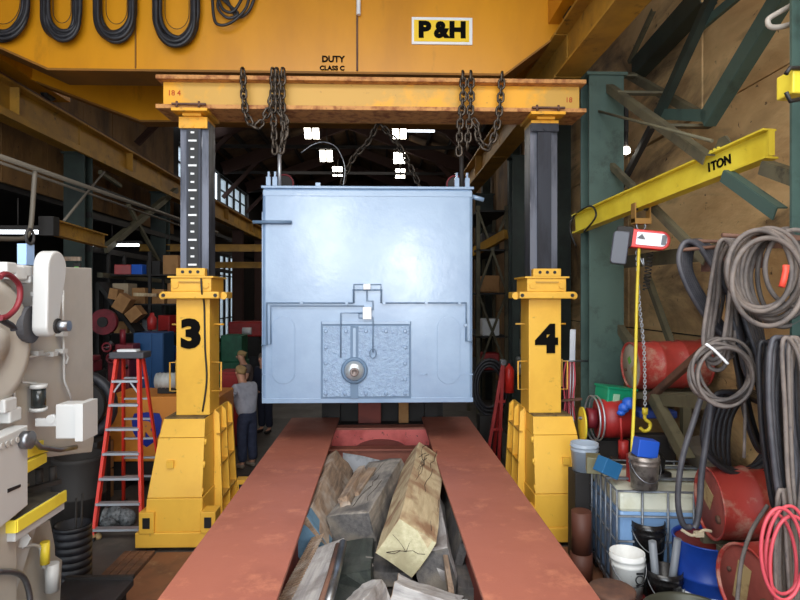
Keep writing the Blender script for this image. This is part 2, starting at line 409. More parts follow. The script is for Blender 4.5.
# ------------------------------------------------------------------ overhead bridge crane
t = thing('bridge_crane', 'big amber overhead bridge crane with black lettered plate and hanging cable loops', 'crane', (-1.6, 9, 6.5))
def girder(Y0, Y1, xl, xr, label=None):
    zb, zt, ze = 5.95, 7.75, 6.85
    pts = [(-6.6, ze), (-5.9, ze - .25), (xl, zb), (xr, zb), (2.55, ze - .25), (3.2, ze), (3.2, zt), (-6.6, zt)]
    g = MB().prism([(x, Y0 + .06, z) for x, z in pts], (0, Y1 - Y0 - .12, 0)).build('girder', amber, t)
    f = MB()
    for a, b_ in zip(pts[1:4], pts[2:5]):
        f.prism([(a[0], Y0, a[1]), (b_[0], Y0, b_[1]), (b_[0], Y0, b_[1] - .03), (a[0], Y0, a[1] - .03)], (0, Y1 - Y0, 0))
    f.build('bottom_flange', amber_dark, g)
    return g
g = girder(8.0, 8.55, PY(48, 72, 8).x, PY(505, 72, 8).x)
xs = PY(357, 40, 8.0).x
MB().bx(xs - .012, xs + .012, 8.035, 8.065, 5.98, 7.7).build('seam', rusty, g)
MB().cyl((xs + .02, 8.0, 6.72), (xs + .02, 8.0, 7.6), .03, n=8).build('conduit', white_paint, g)
xs = PY(134, 40, 8.0).x; MB().bx(xs - .008, xs + .008, 8.04, 8.065, 5.98, 7.7).build('seam', amber_dark, g)
girder(10.3, 10.6, PY(140, 122, 10.3).x, 1.6)
for X in (-6.2, 2.5):
    e = MB().bx(X - .2, X + .2, 7.3, 11.6, 6.66, 7.05).build('end_truck', amber, t)
    for y in (7.7, 11.2):
        MB().cyl((X - .06, y, 6.74), (X + .06, y, 6.74), .175, n=20).build('wheel', dark_iron, e)
# brand plate as seen on the girder
a = PY(412, 15, 7.98); b_ = PY(473, 43, 7.98)
pl = MB().bx(a.x, b_.x, 8.0 + .035, 8.06, b_.z, a.z).build('name_plate', white_paint, t, label='white edged plate with black letters')
MB().bx(a.x + .03, b_.x - .045, 8.027, 8.04, b_.z + .035, a.z - .04).build('plate_face', mat('plate_yellow', (246, 204, 30), .5), pl)
for ch_, dx, xs_ in (('P', -.23, 1.1), ('&', .0, 1.0), ('H', .225, 1.1)): text_mesh('letter', ch_, .29, black_ink, pl, front(((a.x + b_.x) / 2 - .015 + dx, 8.02, (a.z + b_.z) / 2)), .01, .017, xs_)
c = PY(333, 59, 8.04); text_mesh('lettering', 'DUTY', .115, black_ink, g, front((c.x, 8.05, c.z)), .01, .004, 1.0)
c = PY(332, 68, 8.04); text_mesh('lettering', 'CLASS C', .085, black_ink, g, front((c.x, 8.05, c.z)), .01, .003, 1.05)
# festoon cable loops
def U(x0, x1, yb, Y, y0=-30, n=18, p=2.6):
    out = []
    r = (x1 - x0) / 2; ry = r * 1.35; cx = (x0 + x1) / 2
    out = [PY(x0 - .5, y0, Y), PY(x0, (y0 + yb - ry) / 2, Y)]
    for i in range(n + 1):
        a_ = PI * i / n; out.append(PY(cx - r * math.cos(a_), yb - ry + ry * math.sin(a_), Y))
    out += [PY(x1, (y0 + yb - ry) / 2, Y), PY(x1 + .5, y0, Y)]
    return out
for j, (x0, x1, yb) in enumerate(((-22, 26, 38), (45, 77, 37), (98, 133, 38), (157, 195, 43))):
    c = MB()
    for k in range(9):
        o = random.uniform(-3.2, 3.2); c.tube(U(x0 + o, x1 + o, yb + random.uniform(-7, 4), 7.9 + .02 * (k % 4)), .03, 6)
    l = tag(c.build('festoon_cable', rubber, at=PY((x0 + x1) / 2, yb, 7.9)), ['festoon cable loop cut by the picture edge at the girder end', 'festoon cable loop second from the girder end', 'festoon cable loop between the second one and the vertical weld seam', 'longest festoon cable loop hanging next to the header beam end'][j], 'cable', 'black cable loops on the crane girder')
    c = MB().tube(U(x0 + 8, x1 - 6, yb - 14, 7.95), .005, 5); c.build('thin_wire', black, l)
c = MB()
for k, pp in enumerate((((212, -10), (214, 18), (220, 25), (232, 22), (246, 8), (250, -10)), ((216, -10), (222, 8), (232, 12), (240, 2), (244, -10)), ((218, -5), (230, 6), (238, 14), (228, 18), (218, 8), (220, -8)), ((224, -8), (236, 16), (248, 12), (256, -6)))):
    P = [PY(x, y, 7.9 + .02 * k) for x, y in pp]
    Q = []
    for i in range(len(P) - 1):
        for s_ in range(5):
            a0 = P[max(i - 1, 0)]; a1 = P[i]; a2 = P[i + 1]; a3 = P[min(i + 2, len(P) - 1)]; u = s_ / 5
            Q.append(0.5 * ((2 * a1) + (a2 - a0) * u + (2 * a0 - 5 * a1 + 4 * a2 - a3) * u * u + (3 * a1 - a0 - 3 * a2 + a3) * u ** 3))
    Q.append(P[-1]); c.tube(Q, .02, 6)
tag(c.build('tangled_cable', rubber, at=PY(230, 10, 7.9)), 'tangled knot of black cable hanging on the amber crane girder', 'cable')
def spline(P, k=6, closed=False):
    Q = []; n_ = len(P); P = [Vector(p) for p in P]
    for i in range(n_ if closed else n_ - 1):
        if closed: a0, a1, a2, a3 = P[i - 1], P[i], P[(i + 1) % n_], P[(i + 2) % n_]
        else: a0, a1, a2, a3 = P[max(i - 1, 0)], P[i], P[i + 1], P[min(i + 2, n_ - 1)]
        for s_ in range(k):
            u = s_ / k; Q.append(0.5 * ((2 * a1) + (a2 - a0) * u + (2 * a0 - 5 * a1 + 4 * a2 - a3) * u * u + (3 * a1 - a0 - 3 * a2 + a3) * u ** 3))
    if not closed: Q.append(P[-1])
    return Q

# ------------------------------------------------------------------ gantry header beam
x0 = PY(156, 95, 7.1).x; x1 = PY(586, 95, 7.1).x
t = thing('header_beam', 'long yellow steel header beam resting across the two numbered lifting posts', 'beam', ((x0 + x1) / 2, 7.35, 5.12))
zt, zb = 5.54, 5.14
MB().bx(x0 + .05, x1 - .05, 7.2, 7.5, zb + .05, zt - .05).build('web', yellow_dull, t)
MB().bx(x0, x1, 7.08, 7.62, zt - .05, zt).build('top_flange', rust_edge, t, bevel=.006)
MB().bx(x0, x1, 7.08, 7.62, zb, zb + .05).build('bottom_flange', rust_edge, t, bevel=.006)
c = PY(174, 93, 7.19); text_mesh('chalk_mark', '18 4', .09, mat('red_chalk', (180, 60, 30), .8), t, front((c.x, 7.195, c.z)), .004)
c = PY(569, 100, 7.19); text_mesh('chalk_mark', '18', .09, MATS['red_chalk'], t, front((c.x, 7.195, c.z)), .004)

# ------------------------------------------------------------------ lifting posts (towers)
HX = {}
def tower(px, digit, label, s):
    """s = +1: the side with the ribs faces +X"""
    X = PY(px, 300, 7.2).x; HX[digit] = X
    t = thing('lifting_tower', label, 'jack tower', (X, 7.6, 0), group='yellow lifting towers of the gantry')
    f = lambda a: X + s * a
    def bb(mb, a, b_, y0, y1, z0, z1):
        mb.bx(min(f(a), f(b_)), max(f(a), f(b_)), y0, y1, z0, z1); return mb
    # plinth and skirt
    b0 = bb(MB(), -.52, .40, 6.78, 7.9, 0.05, .22).build('plinth', yellow, t, bevel=.01)
    for a in (-.47, .22):
        e = bb(bb(MB(), a, a + .17, 6.76, 6.98, .22, .46), a + .17, a + .17, 6.8, 6.9, .2, .2)
        e = e.build('lug', yellow, t, bevel=.008)
        bb(MB(), a + .045, a + .125, 6.752, 6.765, .28, .40).build('lug_socket', black, e)
    # front casing: tapered box, leaning
    def frustum(mb, aL0, aR0, yf0, yb0, z0, aL1, aR1, yf1, yb1, z1):
        vs = [(f(aL0), yf0, z0), (f(aR0), yf0, z0), (f(aR0), yb0, z0), (f(aL0), yb0, z0), (f(aL1), yf1, z1), (f(aR1), yf1, z1), (f(aR1), yb1, z1), (f(aL1), yb1, z1)]
        return mb.add(vs, [(0, 1, 2, 3), (7, 6, 5, 4), (0, 4, 5, 1), (1, 5, 6, 2), (2, 6, 7, 3), (3, 7, 4, 0)])
    frustum(MB(), -.42, .23, 6.80, 7.7, .22, -.40, .23, 6.81, 7.7, .60).build('skirt', yellow, t, bevel=.008)
    frustum(MB(), -.40, .22, 6.82, 7.7, .605, -.33, .20, 6.98, 7.7, 1.25).build('casing', yellow, t, bevel=.006)
    cs = frustum(MB(), -.33, .20, 6.98, 7.7, 1.255, -.29, .19, 7.04, 7.7, 1.46).build('casing', yellow, t, bevel=.006)
    bb(MB(), -.28, .18, 7.05, 7.66, 1.46, 1.475).build('grating', mat('dirty_grating', (120, 100, 60), .8, c2=(70, 60, 44), scale=14), cs)
    for z in (.66, .95, 1.2): MB().cyl((f(.215), 6.84 + (z - .6) * .22, z - .03), (f(.215), 6.84 + (z - .6) * .22, z + .04), .016, n=8).build('hinge', yellow, t)
    w_ = MB().bx(f(-.16) - .04, f(-.16) + .04, 6.865, 6.905, .93, 1.01); w_.build('latch_plate', yellow, t)
    # side wing with three shelf plates
    wi = MB()
    wi.prism([(f(.22), 7.3, .05), (f(.22), 8.12, .05), (f(.22), 8.0, 1.5), (f(.22), 7.4, 1.5)], (s * -.03, 0, 0))
    wi.build('side_plate', yellow, t)
    for y0 in (7.28, 7.66, 8.03):
        lean = (y0 - 7.7) * .2
        wi = MB().prism([(f(.22), y0, .05), (f(.34), y0, .05), (f(.27), y0 - lean, 1.45), (f(.22), y0 - lean, 1.5)], (0, .04, 0)); wi.build('rib', yellow, t)
    for z in (.42, .82, 1.2):
        wi = MB().prism([(f(.22), 7.36, z), (f(.34 - z * .05), 7.32, z), (f(.34 - z * .05), 8.03, z), (f(.22), 8.03, z)], (0, 0, .025)); wi.build('shelf_plate', steel if False else yellow_dull, t)
    bb(MB(), -.5, .46, 7.9, 8.3, 0.05, .18).build('rear_plinth', yellow, t)
    e = bb(MB(), .30, .46, 8.06, 8.22, .18, .42).build('lug', yellow, t); bb(MB(), .345, .425, 8.052, 8.065, .24, .36).build('lug_socket', black, e)
    frustum(MB(), -.38, .2, 7.7, 8.1, .2, -.17, .18, 7.65, 7.95, 1.42).build('rear_casing', yellow, t)
    bb(MB(), -.5, -.36, 7.0, 8.2, 0, .05).build('runner', dark_iron, t); bb(MB(), .2, .34, 7.0, 8.2, 0, .05).build('runner', dark_iron, t)
    # outer tube
    tb = bb(MB(), -.20, .20, 7.2, 7.62, 1.475, 2.88).build('outer_tube', yellow, t, bevel=.006)
    bb(MB(), .125, .155, 7.185, 7.2, 1.48, 2.9)
    M_ = front((f(0) - (0.02 * s), 7.188, PY(px, 335 if digit == '3' else 340, 7.2).z))
    text_mesh('number', digit, .45, black_ink, tb, M_, .012, .026, 1.1)
    # collar and head
    hd = bb(MB(), -.34, .34, 7.08, 7.72, 2.88, 2.965).build('collar', yellow, t, bevel=.012)
    for a in (-.31, .30): MB().cyl((X + a, 7.07, 2.92), (X + a, 7.085, 2.92), .022, n=12).build('hole', black, hd)
    for a in (.36, -.36):
        ta = MB().cyl((X + a, 7.2, 2.915), (X + a, 7.24, 2.915), .045, n=14).build('tab', yellow, hd)
    hb = bb(MB(), -.24, .24, 7.12, 7.68, 2.965, 3.13).build('head_block', yellow, t, bevel=.01)
    bb(MB(), -.27, .27, 7.1, 7.7, 3.13, 3.15).build('rim_plate', yellow, hb)
    for a in (-.18, .18): MB().cyl((X + a, 7.10, 3.04), (X + a, 7.125, 3.04), .038, n=8).build('bolt', yellow, hb)
    bb(MB(), -.14, .14, 7.095, 7.125, 3.075, 3.09).build('pry_bar', yellow_dull, hb)
    kb = bb(MB(), -.17, .17, 7.1, 7.2, 3.15, 3.245).build('key_block', yellow, t, bevel=.008)
    for a in (-.09, 0, .09): MB().cyl((X + a, 7.09, 3.20), (X + a, 7.103, 3.20), .019, n=12).build('hole', black, kb)
    # grab handles and pins
    for a in (-.2, .2):
        sg = 1 if a > 0 else -1
        for yh in ((7.3, 7.52) if a * s < 0 else (7.3,)):
            pth = [(X + a, yh, 1.75), (X + a + sg * .11, yh, 1.75), (X + a + sg * .11, yh, 2.10), (X + a, yh, 2.10)]
            MB().tube(pth, .011, 6).build('grab_handle', yellow_dull, t)
        MB().cyl((X + a, 7.4, 2.56), (X + a + sg * .12, 7.4, 2.56), .012, n=8).build('pin', yellow_dull, t)
    # inner post
    z1 = 5.04
    ip = bb(MB(), -.085, .085, 7.22, 7.5, 2.6, z1).build('inner_post', dark_steel, t)
    for a in (-.17, .085): bb(MB(), a, a + .085, 7.26, 7.54, 2.6, z1).build('post_channel', worn_steel, ip)
    bb(MB(), -.2, -.17, 7.3, 7.6, 3.2, z1) 
    if digit == '3':
        st = bb(MB(), -.055, .055, 7.212, 7.222, 3.25, 4.97).build('scale_strip', black, ip)
        k = 0; z = 3.28
        while z < 4.95:
            wd = .05 if k % 3 == 0 else .022
            MB().bx(X - wd - .01, X + wd - .01, 7.207, 7.213, z, z + .022).build('scale_mark', white_paint, st); z += .1; k += 1
    # head shoe under the header
    sh = bb(MB(), -.17, .17, 7.2, 7.55, z1, z1 + .035).build('head_shoe', yellow_dull, t)
    bb(MB(), -.11, .11, 7.15, 7.55, z1 + .035, z1 + .065).build('rocker', yellow_dull, sh)
    bb(MB(), -.21, .21, 7.05, 7.6, z1 + .065, z1 + .10).build('top_plate', yellow_dull, sh)
    for a in (-.14, .12): MB().cyl((X + a, 7.04, z1 + .1), (X + a, 7.04, z1 + .17), .014, n=6).build('clamp_bolt', rusty, sh)
    MB().bx(X - .2, X + .2, 7.03, 7.06, z1 + .13, z1 + .15).build('clamp_bar', rusty, sh)
    bp_ = MB()
    for a in (-.125, 0, .125): bp_.cyl((X + a, 7.19, z1 - .07), (X + a, 7.2, z1 - .07), .022, n=8)
    bp_.bx(X - .17, X + .17, 7.2, 7.22, z1 - .10, z1).build('shoe_plate', yellow_dull if digit == '3' else dark_steel, sh)
    if digit == '3':
        P = spline([(X + .13, 7.09, 3.12), (X + .145, 7.07, 2.96), (X + .14, 7.18, 2.8), (X + .15, 7.18, 2.3), (X + .17, 7.18, 1.9), (X + .12, 7.18, 1.52)], 5)
        MB().tube(P, .011, 6).build('control_hose', black, t)
    return t
tower(193, '3', 'yellow lifting tower marked 3 with a white scale on its dark post', 1)
tower(545, '4', 'yellow lifting tower marked 4 with a plain dark inner post', -1)

# ------------------------------------------------------------------ chains
def link_mesh(L_=.12, Wd=.072, r=.0145):
    pts = []; h = L_ / 2 - Wd / 2
    for i in range(12):
        t_ = 2 * PI * i / 12; pts.append((Wd / 2 * math.cos(t_), 0, Wd / 2 * math.sin(t_) + (h if math.sin(t_) > 0 else -h)))
    return MB().tube(pts, r, 5, closed=True)
def chain(name, label, pts, pitch=.082, scale=1.0, group=None, m=None, cat='chain'):
    P = spline(pts, 8)
    t = thing(name, label, cat, P[-1], group=group)
    base = W[t.name].inverted()
    d = 0; out = []; acc = 0; want = 0
    for i in range(len(P) - 1):
        seg = (P[i + 1] - P[i]); sl = seg.length
        while want <= acc + sl:
            out.append((P[i] + seg * ((want - acc) / sl), seg.normalized())); want += pitch * scale
        acc += sl
    src = None
    for i, (p, dr) in enumerate(out):
        q = dr.to_track_quat('Z', 'Y').to_matrix().to_4x4()
        M_ = base @ Matrix.Translation(p) @ q @ Matrix.Rotation(PI / 2 * (i % 2) + .35, 4, 'Z') @ Matrix.Scale(scale, 4)
        if src is None:
            src = link_mesh().build('link', m or chain_steel, t, world=False); src.matrix_local = M_
        else: piece(src, t, M_)
    return t
def C(*pp, Y=7.03): return [PY(x, y, Y) for x, y in pp]
GC = 'chains hung over the header beam'
chain('lifting_chain', 'slack chain looped down beside the one holding the box near tower 3', C((243, 73), (244, 98), (247, 116), (256, 127), (267, 113), (273, 96)), group=GC)
chain('lifting_chain', 'straight chain over the header above the rod end of the box, tower 3 side', C((273, 73), (273, 100), (274, 130), (275, 155)), group=GC)
chain('lifting_chain', 'second straight chain next to the rod at the tower 3 end', C((283, 73), (282, 100), (284, 130), (281, 152)), group=GC)
chain('lifting_chain', 'chain with a bunched end hanging over the rod near tower 3', C((277, 73), (277, 95), (279, 112), (286, 122), (284, 140)), group=GC)
chain('lifting_chain', 'outer of two parallel chains over the box corner near tower 4', C((463, 76), (463, 100), (460, 125), (459, 152)), group=GC)
chain('lifting_chain', 'inner of two parallel chains over the box corner near tower 4', C((471, 76), (471, 100), (469, 125), (467, 150)), group=GC)
chain('lifting_chain', 'slack chain curving under the header between box corner and tower 4', C((502, 77), (500, 105), (496, 130), (488, 147), (479, 140), (476, 124), (471, 118)), group=GC)
for i, (x, lb) in enumerate(((243, 'one'), (278, 'two'), (467, 'three'), (502, 'four'))):
    pass
GS = 'sling chains behind the box top'
chain('sling_chain', 'sling chain slanting down from the far hook near the curved grey cable', C((376, 127), (368, 142), (352, 160), (342, 184), Y=9.2), scale=1.1, group=GS)
chain('sling_chain', 'sling chain slanting down from the far hook on the tower 4 side', C((382, 126), (396, 142), (408, 162), (420, 187), Y=9.2), scale=1.1, group=GS)
# ------------------------------------------------------------------ the blue-grey box
BY = 7.4
a = PY(261, 185.5, BY); b_ = PY(474, 403, BY); bx0, bx1, bz1, bz0 = a.x, b_.x, a.z, b_.z
t = thing('steel_housing', 'large pale blue-grey steel box housing hanging between the two yellow towers', 'machine housing', ((bx0 + bx1) / 2, 8.7, bz0))
MB().bx(bx0 + .01, bx1 - .01, BY, 9.9, bz0, bz1 - .02).build('body', box_blue, t, bevel=.045)
MB().bx(bx0, bx1, BY - .012, 9.92, bz1 - .035, bz1).build('top_plate', box_blue, t, bevel=.008)
B = lambda x, y, d=0.0: PY(x, y, BY - d)
def plate(x0, y0, x1, y1, th, name, m, par, bev=.004, back=0.01):
    p = PY(x0, y0, BY); q = PY(x1, y1, BY)
    return MB().bx(p.x, q.x, BY - th, BY + back, q.z, p.z).build(name, m, par, bevel=bev)
plate(263, 190, 472, 197, .006, 'upper_strip', box_blue, t, .003)
plate(262, 398.5, 473, 402, .010, 'lower_strip', box_blue, t, .003)
for x in (448.0,): pass
# access cover with rough cast face
acc_ = plate(321, 321.5, 411, 398, .016, 'cover_frame', box_dark, t, .003)
cv = plate(323, 326, 409, 396, .030, 'access_cover', box_blue_rough, t, .004)
plate(322, 321.5, 410, 324, .028, 'cover_lip', box_blue, t, .002)
bolts = [(326, 331), (346, 331), (366, 331), (386, 331), (405, 331), (326, 347), (326, 363), (326, 379), (326, 393), (405, 347), (405, 363), (405, 379), (405, 393), (345, 393), (366, 393), (386, 393)]
src = None
for x, y in bolts:
    p = PY(x, y, BY)
    if src is None:
        src = MB().lathe([(.024, 0), (.024, .012), (.016, .02)], 8, Matrix.Rotation(PI / 2, 4, 'X')).build('bolt', box_blue, cv, world=False); src.matrix_local = Matrix.Translation((p.x, BY - .030, p.z) - W[t.name].translation if False else Vector((p.x, BY - .030, p.z)) - W[t.name].translation)
    else: piece(src, cv, Matrix.Translation(Vector((p.x, BY - .030, p.z)) - W[t.name].translation))
# slot channel and round bearing
ch = plate(350.5, 326, 358.5, 360, .034, 'channel', box_dark, t, .002); plate(353, 328, 356, 360, .044, 'channel_rib', box_blue, ch, .002)
plate(350.5, 376, 358.5, 398, .036, 'channel', box_dark, t, .002)
p = PY(354.5, 370, BY)
rg = MB().lathe([(.165, 0), (.165, .035), (.15, .045), (.12, .045), (.12, .02)], 32, Matrix.Translation((p.x, BY - .02, p.z)) @ Matrix.Rotation(PI / 2, 4, 'X')).build('bearing_ring', box_dark, t)
hubm = MB().lathe([(.125, 0), (.12, .07), (.085, .10), (.05, .11), (.0, .11)], 28, Matrix.Translation((p.x, BY - .03, p.z)) @ Matrix.Rotation(PI / 2, 4, 'X')).build('bearing_hub', mat('hub_silver', (186, 194, 200), .3, metal=.5), t)
MB().lathe([(.055, 0), (.055, .05), (.03, .06), (.03, .045), (0, .045)], 16, Matrix.Translation((p.x + .005, BY - .13, p.z - .005)) @ Matrix.Rotation(PI / 2, 4, 'X')).build('shaft_end', mat('brown_grey_steel', (140, 128, 124), .5, metal=.6), hubm)
# oval recess panels
def oval(x0, y0, x1, y1, d):
    cx = (x0 + x1) / 2; r = (x1 - x0) / 2; pts = []
    for i in range(17):
        t_ = PI * i / 16; pts.append(PY(cx + r * math.cos(t_), y0 + r - r * math.sin(t_), BY))
    for i in range(17):
        t_ = PI + PI * i / 16; pts.append(PY(cx + r * math.cos(t_), y1 - r - r * math.sin(t_), BY))
    return [Vector((q.x, BY - d, q.z)) for q in pts]
for (x0, x1) in ((272, 295), (437, 460)):
    q = oval(x0, 316.5, x1, 384, 0.010)
    MB().prism(q, (0, .02, 0)).build('oval_cover', box_blue, t, bevel=.003)
# welded edge angles left and right of the face, lower frame lines
for (x0, y0, x1, y1) in ((262, 374, 318, 374.9), (414, 374, 473, 374.9), (426, 315, 427, 398), (262, 212, 262.8, 400)):
    plate(x0, y0, x1, y1, .006, 'weld_seam', box_blue, t, 0)
# tubing
def pipe(pts, r=.011, d=.035, name='tubing', m=None, par=t):
    return MB().tube([PY(x, y, BY) + Vector((0, -d, 0)) for x, y in pts], r, 6).build(name, m or box_dark, par)
pipe([(262, 345), (267, 345), (267, 303), (353, 303), (353, 290), (382, 290), (382, 303), (466, 303), (466, 341), (472, 342)])
pipe([(262, 345.5), (271, 344), (271, 306), (364, 306)], .008)
pipe([(354, 303), (354, 284.5), (381, 284.5), (381, 303)], .008, .05)
pipe([(367, 291), (367, 301), (373, 301), (373, 310), (370, 310)], .008)
pipe([(363, 313), (341, 313), (341, 357)], .008, .05)
pipe([(371, 317), (373, 317), (373, 352)], .008, .05)
pipe([(365, 318), (359, 318), (359, 314), (363, 313)], .007)
for x, y in ((303, 303), (348, 303), (385, 303), (427, 303), (460, 303), (466, 325)):
    p = PY(x, y, BY); MB().cyl((p.x - .012, BY - .055, p.z), (p.x - .012, BY - .015, p.z), .02, n=8).build('pipe_clip', box_blue, t)
plate(363, 307, 371.5, 319, .075, 'distributor_block', white_paint, t, .004); plate(363.5, 284, 370.5, 289.5, .07, 'distributor_block', white_paint, t, .004)
p = PY(373, 353, BY); MB().tube([(p.x + .04 * math.cos(i * PI / 6), BY - .06, p.z + .06 * math.sin(i * PI / 6)) for i in range(12)], .006, 5, closed=True).build('tube_coil', box_dark, t)
# horizontal bar sticking out on the left, stub on the right
p = PY(253.5, 222.5, BY); q = PY(292, 222.5, BY)
MB().cyl((p.x, BY - .04, p.z), (q.x, BY - .04, p.z), .022, n=10).build('side_pipe', box_dark, t); 
p = PY(474, 195, BY); MB().cyl((p.x - .02, BY + .1, p.z), (p.x + .14, BY + .1, p.z - .045), .03, n=12).build('pipe_stub', box_blue, t)
# lifting lugs on the roof, rods and shackle wheels
for x in (267.5, 274, 457.5, 468):
    p = PY(x, 178, BY); MB().bx(p.x - .028, p.x + .028, BY + .05, BY + .14, bz1 - .01, bz1 + .12).bx(p.x - .012, p.x + .012, BY + .07, BY + .12, bz1 + .1, bz1 + .19).build('lifting_lug', box_blue, t)
p = PY(317, 181, BY); MB().bx(p.x - .03, p.x + .03, BY + .1, BY + .16, bz1 - .01, bz1 + .06).build('small_lug', box_blue, t)
for x, n_, z0_ in ((279.5, 150, 7), (461.5, 150, 7)):
    p = PY(x, 185, BY + .12); q = PY(x, 148, BY + .12)
    MB().cyl((p.x, BY + .12, bz1 - .01), (p.x, BY + .12, q.z), .024 if x < 300 else .03, n=10).build('lifting_rod', alu if x < 300 else dark_iron, t)
for x in (285, 455):
    p = PY(x, 177, 7.9); w_ = MB().lathe([(.10, -.04), (.13, -.03), (.11, 0), (.13, .03), (.10, .04)], 24, Matrix.Translation((p.x, 7.9, bz1 + .115)) @ Matrix.Rotation(PI / 2, 4, 'X')).build('sheave', dark_iron, t)
    MB().tube([(p.x + .115 * math.cos(i * PI / 10), 7.855, bz1 + .115 + .115 * math.sin(i * PI / 10)) for i in range(20)], .012, 5, closed=True).build('sheave_rim', maroon, w_)
P = spline([PY(x, y, 8.0) for x, y in ((301, 153), (312, 145), (324, 142), (336, 147), (343, 160), (345, 172), (343, 186))], 5)
tag(MB().tube(P, .008, 6).build('curved_cable', steel, at=P[-1]), 'thin grey cable arching up from the roof of the blue-grey box', 'cable')
p = PY(433, 180, 8.6); q = MB()
for dx, dz in ((-.12, 0), (-.04, .03), (.05, .02), (.13, 0), (0, -.02)): q.lathe([(0, -.05), (.05, -.03), (.06, 0), (.04, .04), (0, .06)], 8, Matrix.Translation((p.x + dx, 8.6 + dx, bz1 + .06 + dz * .5)))
tag(q.build('rag', red_paint, at=(p.x, 8.6, bz1)), 'crumpled reddish rag on the roof of the blue-grey box', 'rag')

# cross bars and blocks below the box (it stands on a bolster)
wood_grey = mat('weathered_grey_timber', (134, 126, 116), 0.85, c2=(100, 94, 88), scale=2.2, stretch=(1, 1, 1), dirt=(66, 60, 54), dscale=7, bump=0.5, bscale=22)
t = thing('bolster_frame', 'dark steel bolster frame under the blue-grey box', 'frame', (-.1, 9.6, 0))
MB().bx(-.85, .95, 9.35, 9.7, 1.36, 1.54).build('cross_beam', mat('grey_cross_beam', (92, 92, 90), .7, c2=(70, 70, 68), scale=3), t)
MB().bx(-.85, -.55, 9.4, 9.8, 0, .8).build('leg', dark_iron, t); MB().bx(.6, .9, 9.4, 9.8, 0, .8).build('leg', dark_iron, t)
MB().bx(-.85, -.65, 9.36, 9.5, .9, 1.36).build('post', dark_iron, t); MB().bx(.7, .9, 9.36, 9.5, .9, 1.36).build('post', dark_iron, t)
MB().bx(-.95, 1.0, 9.30, 10.3, .8, .9).build('lower_beam', dark_iron, t)
MB().bx(-.95, 1.0, 9.52, 10.3, .9, 1.3).build('inner_beam', dark_iron, t)
p = PY(358, 404, 9.2); q = PY(381, 425, 9.2)
tag(MB().bx(p.x, q.x, 9.32, 9.5, .902, 1.358).build('spacer_block', red_oxide_dark, at=((p.x + q.x) / 2, 9.3, 1.0), bevel=.01), 'dull red spacer block under the centre of the hanging box', 'block')
p = PY(399, 412, 9.2); q = PY(409, 422, 9.2)
tag(MB().bx(p.x, q.x, 9.34, 9.44, .902, 1.358).build('small_block', cardboard, at=((p.x + q.x) / 2, 9.3, q.z), bevel=.008), 'small tan block under the box beside the dull red one', 'block')

# ------------------------------------------------------------------ red oxide runner beams and cradle
def runner(x0, x1, label, inner):
    t = thing('runner_beam', label, 'beam', ((x0 + x1) / 2, 5, 0), group='red primer runner beams')
    MB().bx(x0, x1, 0.6, 9.34, .965, 1.0).build('top_plate', red_oxide, t, bevel=.006)
    MB().bx(x0 + .08, x1 - .08, 0.65, 9.3, .42, .965).build('web', red_oxide_dark, t)
    MB().bx(x0 + .02, x1 - .02, 0.62, 9.3, .38, .42).build('bottom_plate', red_oxide_dark, t)
    for y in (1.2, 4.4, 7.0, 9.1): MB().bx(x0 + .15, x1 - .15, y - .12, y + .12, 0, .38).build('foot', dark_iron, t)
runner(-1.405, -.655, 'long red primer runner beam on the side of tower 3', 1)
runner(.645, 1.38, 'long red primer runner beam on the side of tower 4', -1)
t = thing('cradle_crossmember', 'pinkish red crossmember with arched plate joining the two runner beams', 'crossmember', (0, 8.9, .38))
z = .93
cm = MB().bx(-.73, .72, 8.78, 8.82, .45, z).build('web', pink_red, t)
MB().bx(-.73, .72, 8.5, 8.9, z, z + .03).build('top_flange', red_oxide, t) if False else MB().bx(-.73, .72, 8.76, 8.98, z, z + .03).build('top_flange', red_oxide, t)
MB().bx(-.73, .72, 8.35, 8.38, .45, .74).bx(-.73, .72, 8.28, 8.48, .74, .765).build('front_lip', red_oxide, t)
pts = [Vector((.4 * math.cos(i * PI / 14), 8.74, .62 + .17 * math.sin(i * PI / 14))) for i in range(15)]
MB().prism(pts, (0, .03, 0)).build('arch_plate', red_oxide_dark, t)
MB().bx(-.73, .72, 8.38, 8.78, .45, .47).build('floor_plate', pink_red, t)
tray = mat('dark_scrap_tray', (48, 42, 38), 0.8, c2=(34, 30, 28), scale=3)
tag(MB().bx(-.72, .71, .9, 8.2, .455, .48).build('scrap_tray', tray, at=(0, 4, .46)), 'dark dirty tray floor between the runner beams under the timbers', 'tray')
# ------------------------------------------------------------------ generic clutter builders (local frame, base at origin, z up)
def drum(name, label, M, m, r=.29, h=.88, lid=None, open_top=False, group=None, inner=None, band=None):
    t = thing(name, label, 'drum', M=M, group=group)
    prof = [(r * .97, .0), (r, .012), (r, h * .31), (r + .012, h * .325), (r, h * .34), (r, h * .64), (r + .012, h * .655), (r, h * .67), (r, h - .012), (r + .008, h - .004), (r + .004, h + .004), (r - .014, h), (r - .014, h - .02)]
    if open_top: prof += [(r - .018, h * .3), (.001, h * .3)]
    else: prof += [(.001, h - .02)]
    MB().lathe(prof, 32).build('shell', m, t, world=False)
    MB().lathe([(r - .008, -.003), (r + .006, .002), (r + .006, .02), (r, .024)], 32).build('bottom_rim', m, t, world=False)
    if not open_top:
        ld = MB().lathe([(r - .016, h - .019), (r - .02, h - .014), (.001, h - .014)], 32).build('lid', lid or m, t, world=False)
        MB().lathe([(.035, h - .014), (.035, h + .004), (.001, h + .004)], 12, Matrix.Translation((r * .6, 0, 0))).build('bung', rusty, ld, world=False)
        MB().lathe([(.018, h - .014), (.018, h), (.001, h)], 10, Matrix.Translation((-r * .6, .02, 0))).build('bung', rusty, ld, world=False)
    if band: MB().lathe([(r + .003, .02), (r + .003, band[1])], 32).build('painted_band', band[0], t, world=False)
    return t
